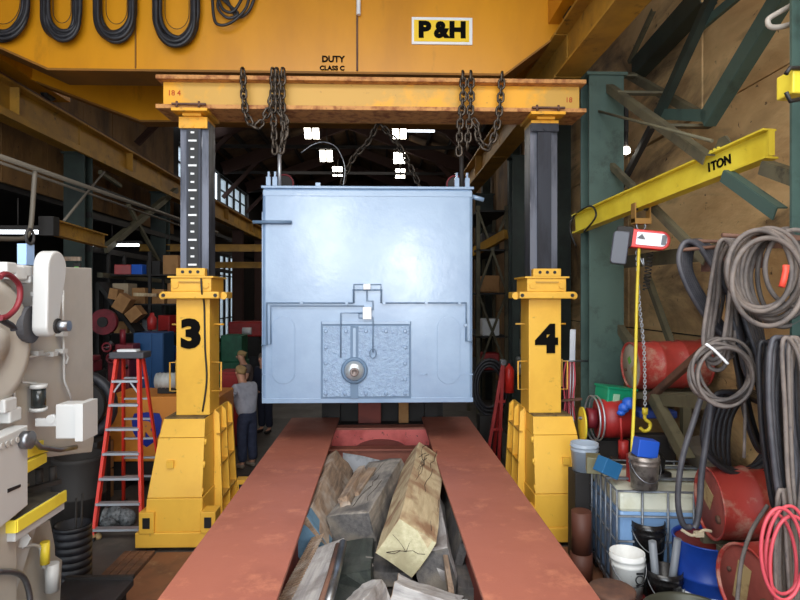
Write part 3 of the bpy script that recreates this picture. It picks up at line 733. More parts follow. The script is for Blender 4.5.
def bucket(name, label, loc, m, r=.145, h=.37, handle=True, rz=0.0, group=None, inner=None, cat='bucket', lid=None):
    t = thing(name, label, cat, loc, rz, group)
    MB().lathe([(r * .86, 0), (r * .97, h * .72), (r * 1.02, h * .74), (r * .98, h * .77), (r * .99, h * .86), (r * 1.04, h * .88), (r, h * .9), (r, h), (r * .96, h), (r * .84, .02), (.001, .02)], 28).build('body', m, t, world=False)
    if handle:
        P = [(r * 1.03 * math.cos(a), -.02 - .10 * math.sin(a) * 1.0, h * .82 - .17 * math.sin(a)) for a in [PI * i / 14 for i in range(15)]]
        P = [(x, -abs(r * 1.0) * math.sin(PI * i / 14) - .012, z) for i, (x, y, z) in enumerate(P)]
        MB().tube(P, .0045, 5).build('bail_handle', steel, t, world=False)
    if lid: MB().lathe([(r * 1.05, h - .01), (r * 1.05, h + .015), (r * .9, h + .018), (.001, h + .018)], 28).build('lid', lid, t, world=False)
    return t
def axis_frame(p, d, roll=0.0):
    """frame with local +Z along d at p"""
    q = Vector(d).normalized().to_track_quat('Z', 'Y').to_matrix().to_4x4()
    return Matrix.Translation(Vector(p)) @ q @ Matrix.Rotation(roll, 4, 'Z')

# ------------------------------------------------------------------ steelwork in front of the right wall
def strut(name, label, pts, X, w_, h_, m, group=None, depthdir=None):
    mb = MB(); P = [PX(x, y, X) for x, y in pts]
    for a, b_ in zip(P, P[1:]): mb.bar(a, b_, h_, w_, up=(1, 0, 0))
    mb.build(name, m, depthdir)
S = thing('wall_bracing', 'dusty olive and green steel braces standing off the stained tan wall above the hoses', 'steel bracing', (3.3, 6, 3.6))
def br(name, a, b_, Xa, Xb, w_, h_, m):
    p = PX(a[0], a[1], Xa); q = PX(b_[0], b_[1], Xb)
    # angle section: two legs
    d = (q - p).normalized(); n_ = d.cross(Vector((1, 0, 0))).normalized()
    mb = MB(); mb.bar(p, q, .012, w_, up=n_); mb.bar(p + n_ * (w_ / 2) + Vector((h_ / 2, 0, 0)), q + n_ * (w_ / 2) + Vector((h_ / 2, 0, 0)), h_, .012, up=n_)
    mb.build(name, m, S)
br('bracket_chord', (592, 78), (704, 160), 2.95, 2.95, .09, .09, olive)
br('bracket_chord', (628, 76), (692, 113), 3.6, 3.6, .09, .09, olive)
for a, b_ in (((590, 76), (632, 75)), ((616, 93), (660, 95)), ((652, 126), (722, 131))):
    p = PX(*a, 2.95); q = PX(*b_, 3.6); q.y = p.y; MB().bar(p, (3.6, p.y, p.z), .10, .03, up=(0, 0, 1)).build('rung', olive, S)
br('long_brace', (600, 156), (704, 262), 3.0, 3.0, .07, .06, olive)
br('diagonal_brace', (709, -4), (655, 116), 3.35, 3.35, .10, .08, dark_green)
br('diagonal_brace', (655, 116), (612, 200), 3.35, 3.35, .08, .06, dark_iron)
br('wide_brace', (780, -10), (702, 120), 3.4, 3.4, .18, .12, green_steel)
br('wide_brace', (700, -8), (632, 68), 3.7, 3.7, .26, .2, dark_green)
br('thin_brace', (652, 10), (628, 62), 3.8, 3.8, .06, .05, olive)
p = PX(703, 28, 3.42); q = PX(760, -30, 3.42)
MB().bx(3.42, 3.46, q.y, p.y + .05, p.z, q.z).build('gusset_plate', green_steel, S)
br('cross_tie', (654, 114), (706, 116), 3.4, 3.4, .12, .08, green_steel)
br('lower_girt', (590, 266), (726, 251), 3.45, 3.2, .16, .10, olive)
br('bracket_leg', (585, 282), (632, 350), 3.1, 3.1, .10, .08, olive)
br('bracket_leg', (645, 276), (672, 352), 3.6, 3.6, .08, .06, olive)
br('mid_girt', (612, 345), (672, 346), 3.3, 3.5, .10, .10, rusty)
br('jib_knee', (722, 176), (775, 214), 3.0, 3.0, .10, .08, green_steel)
br('jib_knee', (760, 168), (800, 182), 3.0, 3.0, .10, .10, olive)
br('rusty_brace', (724, 330), (634, 410), 3.15, 3.15, .07, .05, rusty)
br('lower_leg', (650, 398), (684, 462), 3.1, 3.1, .12, .1, olive)
p = PX(640, 398, 3.4); br('shelf_rail', (620, 398), (724, 404), 3.35, 3.0, .12, .10, olive)
p = PX(740, 232, 3.1); q = PX(700, 252, 3.1); MB().bx(3.06, 3.14, 4.75, 5.55, 3.14, 3.33).build('timber_block', mat('dark_red_wood', (92, 62, 54), .8, c2=(70, 48, 44), scale=3), S)
p = PX(700, 420, 3.4)
MB().prism([PX(664, 440, 3.35), PX(724, 432, 3.0), PX(724, 470, 3.0), PX(690, 472, 3.35)], (.03, 0, 0)).build('sheet_plate', mat('dusty_sheet_metal', (104, 96, 86), .7, c2=(84, 78, 70), scale=2), S)
# tie rod, small lamp
tag(MB().cyl(PX(586, 108, 2.85), PX(712, 141, 2.85), .016, n=8).build('tie_rod', olive, at=PX(586, 108, 2.85)), 'thin steel tie rod slanting from the green column to the lemon yellow jib beam', 'rod')
t = thing('bulkhead_lamp', 'small lit lamp hanging beside the green column below the olive bracket', 'lamp', PX(626, 150, 3.3))
c = PX(626, 151, 3.3); MB().lathe([(0, -.05), (.05, -.03), (.06, .01), (.04, .05), (0, .06)], 12, Matrix.Translation(c)).build('bulb', lampglow, t)
MB().cyl(c + Vector((0, 0, .06)), c + Vector((0, 0, .25)), .03, n=10).build('socket', dark_iron, t); MB().bar(c + Vector((0, 0, .25)), c + Vector((0, 0, .75)), .05, .05).build('stem', dark_iron, t)

# ------------------------------------------------------------------ lemon yellow jib beam, hoist
t = thing('jib_beam', 'lemon yellow jib crane beam lettered in black, running out from the green column', 'jib crane', (2.6, 7.6, 3.7))
jA = Vector((2.60, 7.80, 3.87)); jB = Vector((3.17, 4.70, 4.15))
MB().ibeam(jA, jB, .13, .25, .018, .014).build('beam', jib_yellow, t, bevel=.002)
MB().bar(jB + Vector((0, -.012, 0)), jB + Vector((0, .012, 0)), .05, .20).build('end_plate', jib_yellow, t)
for f_ in (.03, .045, .06):
    c = jB.lerp(jA, .14 + f_); MB().cyl(c + Vector((-.03, 0, .125)), c + Vector((-.03, 0, .15)), .014, n=8).build('bolt', jib_yellow, t)
c = jB.lerp(jA, .17); MB().prism([c + Vector((0, -.16, .125)), c + Vector((0, .16, .125)), c + Vector((0, .05, .24)), c + Vector((0, -.05, .24))], (.02, 0, 0)).build('lifting_ear', olive, t)
MB().bx(2.5, 2.72, 7.6, 7.68, 3.66, 4.02).build('column_bracket', dark_green, t) if False else None
ym = 5.25; c = jB.lerp(jA, (ym - jB.y) / (jA.y - jB.y))
tx = (jB - jA).normalized(); tn = Vector((0, 0, 1)).cross(tx).normalized() * -1; tn = tn if tn.x < 0 else -tn; tyv = tn.cross(tx).normalized(); o_ = c + tn * .012 + Vector((0, 0, .005))
Mt = Matrix(((tx.x, tyv.x, tn.x, o_.x), (tx.y, tyv.y, tn.y, o_.y), (tx.z, tyv.z, tn.z, o_.z), (0, 0, 0, 1)))
text_mesh('lettering', '1TON', .115, black_ink, t, Mt, .006, .004, .95)
P = [PX(576, 246, 2.58), PX(570, 230, 2.5), PX(574, 216, 2.56), PX(590, 206, 2.58), PX(596, 216, 2.54), PX(584, 232, 2.5)]
tag(MB().tube(spline(P, 5), .012, 6).build('looped_cable', black, at=P[0]), 'black cable looped around the far end of the lemon yellow jib beam', 'cable')
hy = 6.4; hx = jB.lerp(jA, (hy - jB.y) / (jA.y - jB.y)).x
t = thing('chain_hoist', 'red and white electric chain hoist hanging under the lemon yellow jib beam', 'hoist', (hx, hy, 3.5))
tr = MB().bx(hx - .09, hx + .09, hy - .06, hy + .06, 3.70, 3.76).bx(hx - .09, hx - .075, hy - .05, hy + .05, 3.72, 3.93).bx(hx + .075, hx + .09, hy - .05, hy + .05, 3.72, 3.93).build('trolley', mat('orange_brown_iron', (150, 110, 50), .6), t)
for s_ in (-1, 1): MB().cyl((hx + s_ * .04, hy, 3.875), (hx + s_ * .075, hy, 3.875), .025, n=14).build('trolley_wheel', dark_iron, tr)
MB().tube([(hx + .05 * math.cos(a), hy, 3.685 + .06 * math.sin(a)) for a in [PI * 2 * i / 14 for i in range(14)]], .014, 6, closed=True).build('top_hook', steel, t)
MB().cyl((hx, hy, 3.58), (hx, hy, 3.63), .016, n=8).build('hook_shank', steel, t)
Mh = Matrix.Scale(1, 4) @ Matrix.Translation((hx - .0, hy - .02, 3.53)) @ Matrix.Rotation(-.35, 4, 'Z') @ Matrix.Rotation(.13, 4, 'Y')
def stadium(x0, x1, z0, z1, r0, r1):
    """x0 flat side corner radius r0, round right end r1"""
    pts = []
    for cx, cz, a0, a1, r in ((x1 - r1, z1 - r1, PI / 2, 0, r1), (x1 - r1, z0 + r1, 0, -PI / 2, r1), (x0 + r0, z0 + r0, -PI / 2, -PI, r0), (x0 + r0, z1 - r0, PI, PI / 2, r0)):
        for i in range(7):
            a = a0 + (a1 - a0) * i / 6; pts.append((cx + r * math.cos(a), cz + r * math.sin(a)))
    return pts
hb = MB(); hb.prism([Mh @ Vector((x, -.09, z)) for x, z in stadium(-.13, .28, -.10, .10, .02, .09)], Mh.to_3x3() @ Vector((0, .18, 0)))
hb = hb.build('housing', bright_red, t, bevel=.01)
q = MB(); q.prism([Mh @ Vector((x, -.098, z)) for x, z in stadium(-.06, .245, -.065, .07, .01, .05)], Mh.to_3x3() @ Vector((0, .012, 0))); q.build('silver_panel', mat('silver_panel', (196, 198, 204), .35, metal=.3), hb)
q = MB(); q.prism([Mh @ Vector((x, -.102, z)) for x, z in stadium(.19, .24, -.05, .06, .01, .02)], Mh.to_3x3() @ Vector((0, .008, 0))); q.build('grey_inset', mat('grey_inset', (110, 112, 118), .5), hb)
q = MB(); q.cyl(Mh @ Vector((-.0, -.098, .02)), Mh @ Vector((0, -.105, .02)), .045, n=18); q.build('round_badge', white_paint, hb)
q = MB(); q.prism([Mh @ Vector((x, -.11, z)) for x, z in ((-.06, .0), (.03, -.005), (-.01, .05))], Mh.to_3x3() @ Vector((0, .005, 0))); q.build('badge_emblem', mat('badge_grey', (90, 92, 96), .5), hb)
q = MB(); q.prism([Mh @ Vector((x, .02, z)) for x, z in stadium(-.30, -.13, -.30, .06, .04, .02)], Mh.to_3x3() @ Vector((0, -.16, 0))); q.build('motor_cover', mat('dark_grey_plastic', (72, 74, 84), .4), t, bevel=.012)
q = MB(); q.prism([Mh @ Vector((x, .10, z)) for x, z in stadium(-.27, -.10, -.10, .12, .03, .02)], Mh.to_3x3() @ Vector((0, -.2, 0))); q.build('motor', dark_iron, t, bevel=.01)
MB().tube(spline([PY(639, 247, 6.35), PY(637, 300, 6.3), PY(635, 380, 6.1), PY(632, 452, 5.75)], 8), .017, 8).build('yellow_pendant_cable', jib_yellow, t)
MB().tube(spline([PY(638, 250, 6.4), PY(640, 258, 6.4), PY(644, 266, 6.38), PY(643, 258, 6.38)], 4), .012, 6).build('limit_hook', steel, t)
hl = []
for i in range(90):
    u = i / 89; hl.append(PY(650 - 4 * u + 0, 252 + 38 * u, 6.4) + Vector((.035 * math.cos(i * .75), .035 * math.sin(i * .75), 0)))
MB().tube(hl, .006, 5).build('coiled_cord', dark_iron, t)
pc = PY(632, 452, 5.7)
pd = MB().bx(pc.x - .045, pc.x + .03, pc.y - .04, pc.y + .04, pc.z - .36, pc.z - .02).build('pendant_control', red_paint, t, bevel=.01)
for k in range(3): MB().cyl((pc.x - .01, pc.y - .05, pc.z - .08 - k * .08), (pc.x - .01, pc.y - .035, pc.z - .08 - k * .08), .018, n=10).build('button', black, pd)
# load chain and yellow hook
P = spline([PY(637, 250, 6.45), PY(639, 300, 6.45), PY(644, 350, 6.45), PY(645, 408, 6.45)], 10)
lc = thing('load_chain', 'thin silvery load chain with a yellow hook hanging from the red hoist', 'chain', P[-1])
base = W[lc.name].inverted(); acc_d = 0; src = None; i = 0; want = 0
for a, b_ in zip(P, P[1:]):
    sl = (b_ - a).length
    while want <= acc_d + sl:
        c = a.lerp(b_, (want - acc_d) / sl); q4 = (b_ - a).normalized().to_track_quat('Z', 'Y').to_matrix().to_4x4()
        M_ = base @ Matrix.Translation(c) @ q4 @ Matrix.Rotation(PI / 2 * (i % 2) + .4, 4, 'Z') @ Matrix.Scale(.38, 4)
        if src is None: src = link_mesh().build('link', alu, lc, world=False); src.matrix_local = M_
        else: piece(src, lc, M_)
        want += .031; i += 1
    acc_d += sl
e = P[-1]
hk = MB().cyl(e, e + Vector((0, 0, -.07)), .032, n=12)
hk.tube(spline([e + Vector(v) for v in ((0, 0, -.06), (0, 0, -.12), (.055, 0, -.17), (.045, 0, -.235), (-.01, 0, -.255), (-.055, 0, -.22))], 5), .02, 8)
hk.build('hook', jib_yellow, lc)

# ------------------------------------------------------------------ drums by the right wall
drum_dusty = mat('dusty_red_drum_paint', (176, 62, 54), 0.5, c2=(150, 50, 44), scale=2.5, dirt=(186, 150, 130), dscale=3.5, damt=(0.52, 0.7))
label_tan = mat('faded_tan_label', (176, 150, 104), .8, c2=(140, 112, 76), scale=12)
p = PY(627, 366, 7.05)
t = drum('steel_drum', 'red steel drum with a pale end lying on the wall shelf above the green crate', axis_frame(p + Vector((.92, .0, .03)), (-.86, -.0, -.03), .5), drum_dusty, r=.285, lid=mat('pale_drum_end', (176, 166, 150), .6, c2=(140, 116, 100), scale=3), group='red steel drums by the wall')
for (dx, dz, wd, hh, mm, nm) in ((.02, .12, .05, .12, teal_plastic, 'green_sticker'), (.07, -.05, .09, .16, mat('grey_print', (120, 112, 100), .8), 'printed_mark')):
    pass
MB().bx(-.05, .03, .04, .12, .868, .870).build('green_sticker', mat('lime_sticker', (110, 170, 70), .6), t, world=False)
MB().bx(-.02, .12, -.14, -.02, .868, .870).build('paper_label', label_tan, t, world=False)
st = thing('drum_shelf', 'steel shelf carrying the red drum beside the rusty diagonal brace', 'shelf', (3.3, 7.15, 0))
MB().bx(2.95, 3.95, 6.92, 7.02, p.z - .375, p.z - .30).build('rail', olive, st); MB().bx(2.95, 3.95, 7.30, 7.40, p.z - .375, p.z - .30).build('rail', olive, st)
MB().bx(3.6, 3.7, 6.92, 7.0, 0, p.z - .375).build('leg', olive, st); MB().bx(3.6, 3.7, 7.32, 7.4, 0, p.z - .375).build('leg', olive, st)
p = PY(708, 503, 4.85)
t = drum('steel_drum', 'large dusty red drum with a torn tan label lying above the blue open drum', axis_frame(p + Vector((.88, -.10, .03)), (-.88, .10, -.03), -.5), drum_dusty, r=.29, lid=mat('brick_red_drum_end', (150, 72, 62), .65, c2=(128, 60, 52), scale=4), group='red steel drums by the wall')
MB().bx(-.20, .02, -.06, .10, .867, .870).build('paper_label', label_tan, t, world=False)
st = thing('drum_cradle', 'dark steel rails holding the large dusty red drum', 'rack', (3.1, 5, 0))
MB().bar((p.x - .0, 4.70, p.z - .335), (3.95, 4.62, p.z - .3), .06, .08).build('rail', olive, st); MB().bar((p.x + .0, 4.95, p.z - .335), (3.95, 4.87, p.z - .3), .06, .08).build('rail', olive, st)
MB().bx(3.75, 3.83, 4.60, 4.68, 0, p.z - .37).build('leg', olive, st); MB().bx(3.75, 3.83, 4.88, 4.96, 0, p.z - .37).build('leg', olive, st)
p = PY(744, 590, 4.1)
t = drum('steel_drum', 'lowest red drum, showing its round end with a tall tan label', axis_frame(p + Vector((.88, .12, .02)), (-.88, -.12, .0), -.2), drum_dusty, r=.29, lid=MATS['brick_red_drum_end'], group='red steel drums by the wall')
MB().bx(-.11, .02, -.15, .14, .867, .870).build('paper_label', label_tan, t, world=False)
zb_ = p.z - .31
st = thing('drum_dunnage', 'dark timber skid under the lowest red drum', 'skid', (2.9, 4.5, 0))
MB().bx(2.75, 2.87, 3.9, 4.5, 0, max(zb_, .05)).build('skid_timber', wood_grey, st); MB().bx(3.2, 3.32, 3.95, 4.5, 0, max(zb_, .05)).build('skid_timber', wood_grey, st)
# blue open drum, lower part white
p = PY(707, 536, 5.0)
t = drum('open_drum', 'open-topped blue drum with a white lower half and dark red inside', Matrix.Translation((p.x, 4.98, 0)), blue_paint, r=.285, h=p.z, open_top=True, band=(white_paint, p.z - .40))
MB().lathe([(.266, p.z - .03), (.268, p.z * .35), (.001, p.z * .33)], 28).build('inner_lining', mat('dark_red_residue', (110, 30, 26), .5), t, world=False)
MB().bx(-.02, .06, -.2908, -.286, p.z - .28, p.z - .12).build('torn_sticker', black, t, world=False)
c = PY(697, 534, 4.78)
tag(MB().tube(spline([c + Vector(v) for v in ((-.12, .02, .03), (-.05, 0, -.01), (.0, 0, .0), (.06, 0, .03), (.12, 0, .02))], 4), .014, 6).bx(c.x - .02, c.x + .05, c.y - .02, c.y + .02, c.z - .02, c.z + .02).build('rope_end', mat('dirty_cream_cloth', (206, 190, 160), .9), at=c), 'knotted cream rag on the rim of the blue open drum', 'rag')

# ------------------------------------------------------------------ caged tote
tz = 1.16
p = PZ(626, 488, tz)
t = thing('caged_tote', 'white plastic tote in a steel cage, half full of bluish liquid', 'tote tank', (p.x + .55, p.y + .5, 0), rz=-.10)
tank_w = mat('milky_tank_plastic', (214, 214, 196), .35, c2=(196, 194, 170), scale=3, dirt=(70, 56, 36), dscale=16, damt=(0.68, 0.74))
tank_b = mat('bluish_liquid_level', (122, 156, 196), .3, c2=(110, 142, 184), scale=1.5)
hw = .54; hd = .49
MB().bx(-hw, hw, -hd, hd, .16, .93).build('lower_tank', tank_b, t, bevel=.04, world=False)
MB().bx(-hw, hw, -hd, hd, .91, 1.10).build('upper_tank', tank_w, t, bevel=.04, world=False)
MB().lathe([(.11, 1.09), (.11, 1.15), (.001, 1.155)], 20).build('filler_cap', black, t, world=False)
for sy in (-1, 0, 1): MB().bx(-hw, hw, sy * .4 - .05, sy * .4 + .05, 0, .14).build('pallet_runner', dark_iron, t, world=False)
MB().bx(-hw - .02, hw + .02, -hd - .02, hd + .02, .13, .16).build('pallet_deck', steel, t, world=False)
gal = mat('galvanised_cage', (130, 136, 144), .45, metal=.6, c2=(96, 98, 102), scale=8)
for z in (.20, .43, .66, .89, 1.12):
    MB().tube([(-hw - .03, -hd - .03, z), (hw + .03, -hd - .03, z), (hw + .03, hd + .03, z), (-hw - .03, hd + .03, z)], .012, 6, closed=True).build('cage_ring', gal, t, world=False)
src = None
for i in range(6):
    x = -hw - .03 + (2 * hw + .06) * i / 5
    for y in (-hd - .035, hd + .035):
        if src is None: src = MB().cyl((0, 0, .16), (0, 0, 1.13), .011, n=6).build('cage_bar', gal, t, world=False); src.matrix_local = Matrix.Translation((x, y, 0))
        else: piece(src, t, Matrix.Translation((x, y, 0)))
for i in range(1, 6):
    y = -hd - .03 + (2 * hd + .06) * i / 6
    for x in (-hw - .035, hw + .035): piece(src, t, Matrix.Translation((x, y, 0)))
for y in (-.15, .25): MB().bx(-hw - .03, hw + .03, y - .02, y + .02, 1.12, 1.14).build('top_bar', gal, t, world=False)

# ------------------------------------------------------------------ things on and around the tote
paint_white = mat('splashed_white_plastic', (222, 222, 218), .4, c2=(206, 204, 198), scale=3, dirt=(120, 60, 40), dscale=9, damt=(0.66, 0.74))
p = PZ(647, 487, 1.165)
bucket('metal_pail', 'dented bare metal pail standing on the caged tote under the blue box', (p.x, p.y + .06, 1.145), mat('splattered_tin', (150, 140, 132), .4, metal=.5, c2=(90, 80, 74), scale=14), r=.135, h=.30)
q = MB(); c = Vector((p.x, p.y + .06, 1.46)); q.bx(-.09, .10, -.07, .07, -.03, .13, Matrix.Translation(c) @ Matrix.Rotation(.15, 4, 'Y')); tag(q.build('blue_carton', mat('mid_blue_card', (30, 84, 190), .5), bevel=.008, at=c), 'bright blue box sitting in the top of the metal pail', 'box')
p = PZ(613, 488, 1.16); c = Vector((p.x + .0, p.y + .25, 1.15))
q = MB().bx(-.10, .10, -.07, .07, .0, .15, Matrix.Translation(c) @ Matrix.Rotation(.3, 4, 'Z') @ Matrix.Rotation(.45, 4, 'Y') @ Matrix.Translation((0, 0, .06)))
o = q.build('small_carton', mat('teal_blue_carton', (36, 96, 140), .5), at=c, bevel=.006); tag(o, 'tilted teal blue carton on the tote beside the metal pail', 'box')
q = MB().bx(-.07, .07, -.1, .1, .0, .16, Matrix.Translation(c + Vector((.02, .3, 0))) @ Matrix.Rotation(-.3, 4, 'Z')); tag(q.build('olive_can', mat('olive_can', (112, 108, 80), .5), at=c + Vector((.02, .3, 0)), bevel=.006), 'small olive tin behind the tilted teal carton', 'tin')
p = PZ(672, 482, 1.16); tag(MB().lathe([(.09, 0), (.10, .14), (.05, .2), (.05, .24), (0, .24)], 16, Matrix.Translation((p.x, p.y + .35, 1.145))).build('black_jug', black, at=(p.x, p.y + .35, 1.145)), 'squat black jug on the tote behind the metal pail', 'jug')
p = PY(588, 478, 6.42)
bucket('plastic_pail', 'grey translucent pail on a stand between tower 4 and the tote', (p.x - .04, 6.42, 1.0), mat('grey_translucent_plastic', (160, 172, 186), .3), r=.15, h=.30, handle=False)
st = MB().bx(p.x - .18, p.x + .05, 6.30, 6.56, 0, .998); tag(st.build('dark_crate', dark_iron, at=(p.x, 6.42, 0), bevel=.01), 'dark crate holding the grey pail beside the caged tote', 'crate')
p = PY(583, 515, 5.9); tag(MB().cyl((p.x, 5.95, .3), (p.x, 5.95, .72), .1, n=16).cyl((p.x, 5.95, .0), (p.x, 5.95, .3), .11, n=16).build('gas_bottle', mat('rusty_orange_bottle', (92, 52, 38), .6), at=(p.x, 5.95, 0)), 'rusty orange-brown canister beside the tote corner next to tower 4', 'canister')
# bucket group in front
p = PY(627, 556, 5.0)
zz = 2.9 - (599 - 297) / 590 * 5.0
bucket('paint_bucket', 'small red bucket under the white bucket in front of the tote', (p.x, 5.0, zz - .37 + .02 if zz > .37 else 0), mat('dark_red_plastic', (120, 34, 32), .45), r=.15, h=max(.3, min(.37, zz)), handle=False)
zw = (zz - .37 + .02 if zz > .37 else 0) + max(.3, min(.37, zz))
t = bucket('paint_bucket', 'white plastic bucket with drips stacked on the red bucket', (p.x, 5.0, zw + .005), paint_white, r=.145, h=.37)
MB().tube([(.035 * math.cos(a) + .05, -.1435, .19 + .035 * math.sin(a)) for a in [2 * PI * i / 16 for i in range(16)]], .005, 4, closed=True).build('printed_ring', black, t, world=False)
for dz in (-.05, .05): MB().bx(.02, .08, -.146, -.138, .185 + dz, .20 + dz).build('printed_mark', black, t, world=False)
p = PY(651, 545, 5.2)
for i, (x, y, Y, r, h, lb) in enumerate(((648, 540, 5.35, .15, .40, 'black pail with wire handle behind the upright grey pipes'), (664, 566, 4.95, .15, .34, 'black pail holding two upright grey pipes'))):
    q = PY(x, y, Y)
    if i == 0:
        tag(MB().bx(q.x - .17, q.x + .17, Y - .17, Y + .17, 0, .44).build('oily_crate', dark_iron, at=(q.x, Y, 0), bevel=.01), 'dark oily crate under the black pail beside the tote', 'crate')
        bucket('black_pail', lb, (q.x, Y, .445), mat('oily_black_plastic', (30, 28, 28), .25), r=r, h=h)
    else:
        tag(MB().bx(q.x - .17, q.x + .15, Y - .17, Y + .17, 0, .24).build('oily_crate', dark_iron, at=(q.x, Y, 0), bevel=.01), 'low dark crate under the pail with the grey pipes', 'crate')
        bucket('black_pail', lb, (q.x, Y, .245), MATS['oily_black_plastic'], r=r, h=h)
        for k, (dx, dz) in enumerate(((-.06, .0), (.03, .02))):
            c = Vector((q.x + dx, Y - .02, .28)); tag(MB().cyl(c, c + Vector(((-.05, .08)[k], .0, .55 + dz)), .032, n=12).build('grey_pipe', mat('grey_pipe', (120, 124, 130), .45), at=c), ('grey pipe leaning out of the black pail towards the white bucket', 'grey pipe leaning out of the black pail towards the blue drum')[k], 'pipe')
p = PY(690, 590, 4.25)
t = thing('metal_tub', 'wide dark metal tub with an olive rim at the foot of the blue drum', 'tub', (p.x, 4.28, 0))
MB().lathe([(.24, .2), (.31, .56), (.325, .58), (.31, .59), (.295, .57), (.23, .24), (.001, .23)], 36, Matrix.Diagonal((1.0, .9, 1, 1))).build('bowl', mat('dark_olive_tin', (70, 70, 58), .45, metal=.3), t, world=False)
MB().bx(-.25, .25, -.25, .25, 0, .20).build('stand', dark_iron, t, world=False)
for s_ in (-1, 1): MB().tube([(s_ * .31, -.05, .50), (s_ * .37, -.05, .52), (s_ * .37, .05, .52), (s_ * .31, .05, .50)], .009, 6).build('handle', dark_iron, t, world=False)
p = PY(678, 560, 4.75); t = thing('second_tub', 'smaller dark basin with wire handle behind the wide metal tub', 'tub', (p.x, 4.78 + .12, 0)) if False else None
p = PY(620, 598, 4.3); tag(MB().lathe([(.17, .0), (.17, p.z - .03), (.175, p.z - .01), (.16, p.z), (.001, p.z)], 24, Matrix.Translation((p.x, 4.45, 0))).build('can_lid', rusty, at=(p.x, 4.45, 0)), 'brown round can at the bottom edge in front of the red bucket', 'can')

# ------------------------------------------------------------------ reels and crates left of the shelf drum
t = thing('hose_reel', 'red hose reel drum with yellow flange and chrome hoops beside tower 4', 'hose reel', PY(600, 420, 6.9))
c = PY(595, 418, 6.9)
for j, (dx, r, w_, m_, nm) in enumerate(((-.16, .21, .02, jib_yellow, 'flange'), (.02, .225, .34, red_paint, 'drum'), (.36, .24, .02, red_paint, 'back_flange'), (-.1, .12, .1, maroon, 'hub'))):
    MB().cyl(c + Vector((dx, 0, -.08 if nm == 'flange' else 0)), c + Vector((dx + w_, -w_ * .12, -.08 if nm == 'flange' else 0)), r, n=28).build(nm, m_, t)
for dx in (-.03, .02):
    MB().tube([c + Vector((dx, .26 * math.cos(2 * PI * i / 24), .26 * math.sin(2 * PI * i / 24))) for i in range(24)], .011, 6, closed=True).build('chrome_hoop', alu, t)
MB().cyl(c + Vector((-.2, 0, .0)), c + Vector((.0, 0, 0)), .02, n=8).build('crank', steel, t)
MB().bx(c.x - .02, c.x + .4, 6.85, 7.15, 0, c.z - .26).build('stand', dark_iron, t)
c = PY(616, 397, 6.95); q = MB().bx(-.19, .19, -.14, .14, -.1, .1, Matrix.Translation((c.x, 6.98, c.z + .005)) @ Matrix.Rotation(.2, 4, 'Z') @ Matrix.Rotation(.12, 4, 'Y'))
t = thing('green_crate', 'bright green plastic box tilted on top of the red hose reel', 'box', (c.x, 6.98, c.z - .1)); q.build('body', teal_plastic, t, bevel=.015)
q = MB().bx(-.2, .2, -.15, .15, .095, .12, Matrix.Translation((c.x, 6.98, c.z + .005)) @ Matrix.Rotation(.2, 4, 'Z') @ Matrix.Rotation(.12, 4, 'Y')); q.build('lid', teal_plastic, t, bevel=.005)
q = MB().bx(-.12, -.04, -.155, -.14, -.05, .04, Matrix.Translation((c.x, 6.98, c.z + .005)) @ Matrix.Rotation(.2, 4, 'Z') @ Matrix.Rotation(.12, 4, 'Y')); q.build('paper_label', mat('pale_green_paper', (150, 190, 160), .7), t)
def blob(name, label, cat, pts, m):
    c0 = Vector(pts[0][0]); mb = MB()
    for cc, r in pts:
        mb.lathe([(0, -r * .7), (r * .8, -r * .4), (r, 0), (r * .7, r * .5), (0, r * .75)], 9, Matrix.Translation(cc) @ Matrix.Rotation(random.random() * 3, 4, 'X'))
    return tag(mb.build(name, m, at=c0), label, cat)
blob('blue_rag', 'blue rag stuffed beside the pendant cable below the green box', 'rag', [(PY(624, 408, 6.6), .07), (PY(629, 403, 6.6), .08), (PY(621, 413, 6.6), .05)], blue_plastic)
c = PY(653, 413, 6.9); tag(MB().bx(c.x - .2, c.x + .25, 6.8, 7.3, c.z - .05, c.z + .04).build('blue_tarp', mat('blue_tarp', (34, 60, 130), .6, bump=.6, bscale=12), at=c, bevel=.02), 'folded dark blue tarp lying behind the yellow hook', 'tarp')
c = PY(650, 440, 7.0); tag(MB().bx(c.x - .3, c.x + .2, 6.75, 6.9, 0, c.z + .12).build('dark_bin', dark_iron, at=(c.x, 7.1, 0), bevel=.02), 'dark storage bin under the folded blue tarp', 'bin')
c = PY(626, 445, 6.5); t = thing('grease_gun', 'red grease gun standing in a can behind the tilted teal carton', 'tool', (c.x, 6.5, 1.0))
MB().cyl((c.x - .03, 6.5, c.z - .15), (c.x - .03, 6.5, c.z + .05), .055, n=14).build('can', red_paint, t); MB().cyl((c.x - .05, 6.5, c.z + .05), (c.x - .06, 6.5, c.z + .3), .016, n=8).build('barrel', red_paint, t)
MB().cyl((c.x + .08, 6.5, c.z - .14), (c.x + .1, 6.5, c.z + .1), .03, n=10).build('handle', red_paint, t)
MB().bx(c.x - .15, c.x + .18, 6.4, 6.6, 0, c.z - .15).build('stand', dark_iron, t)

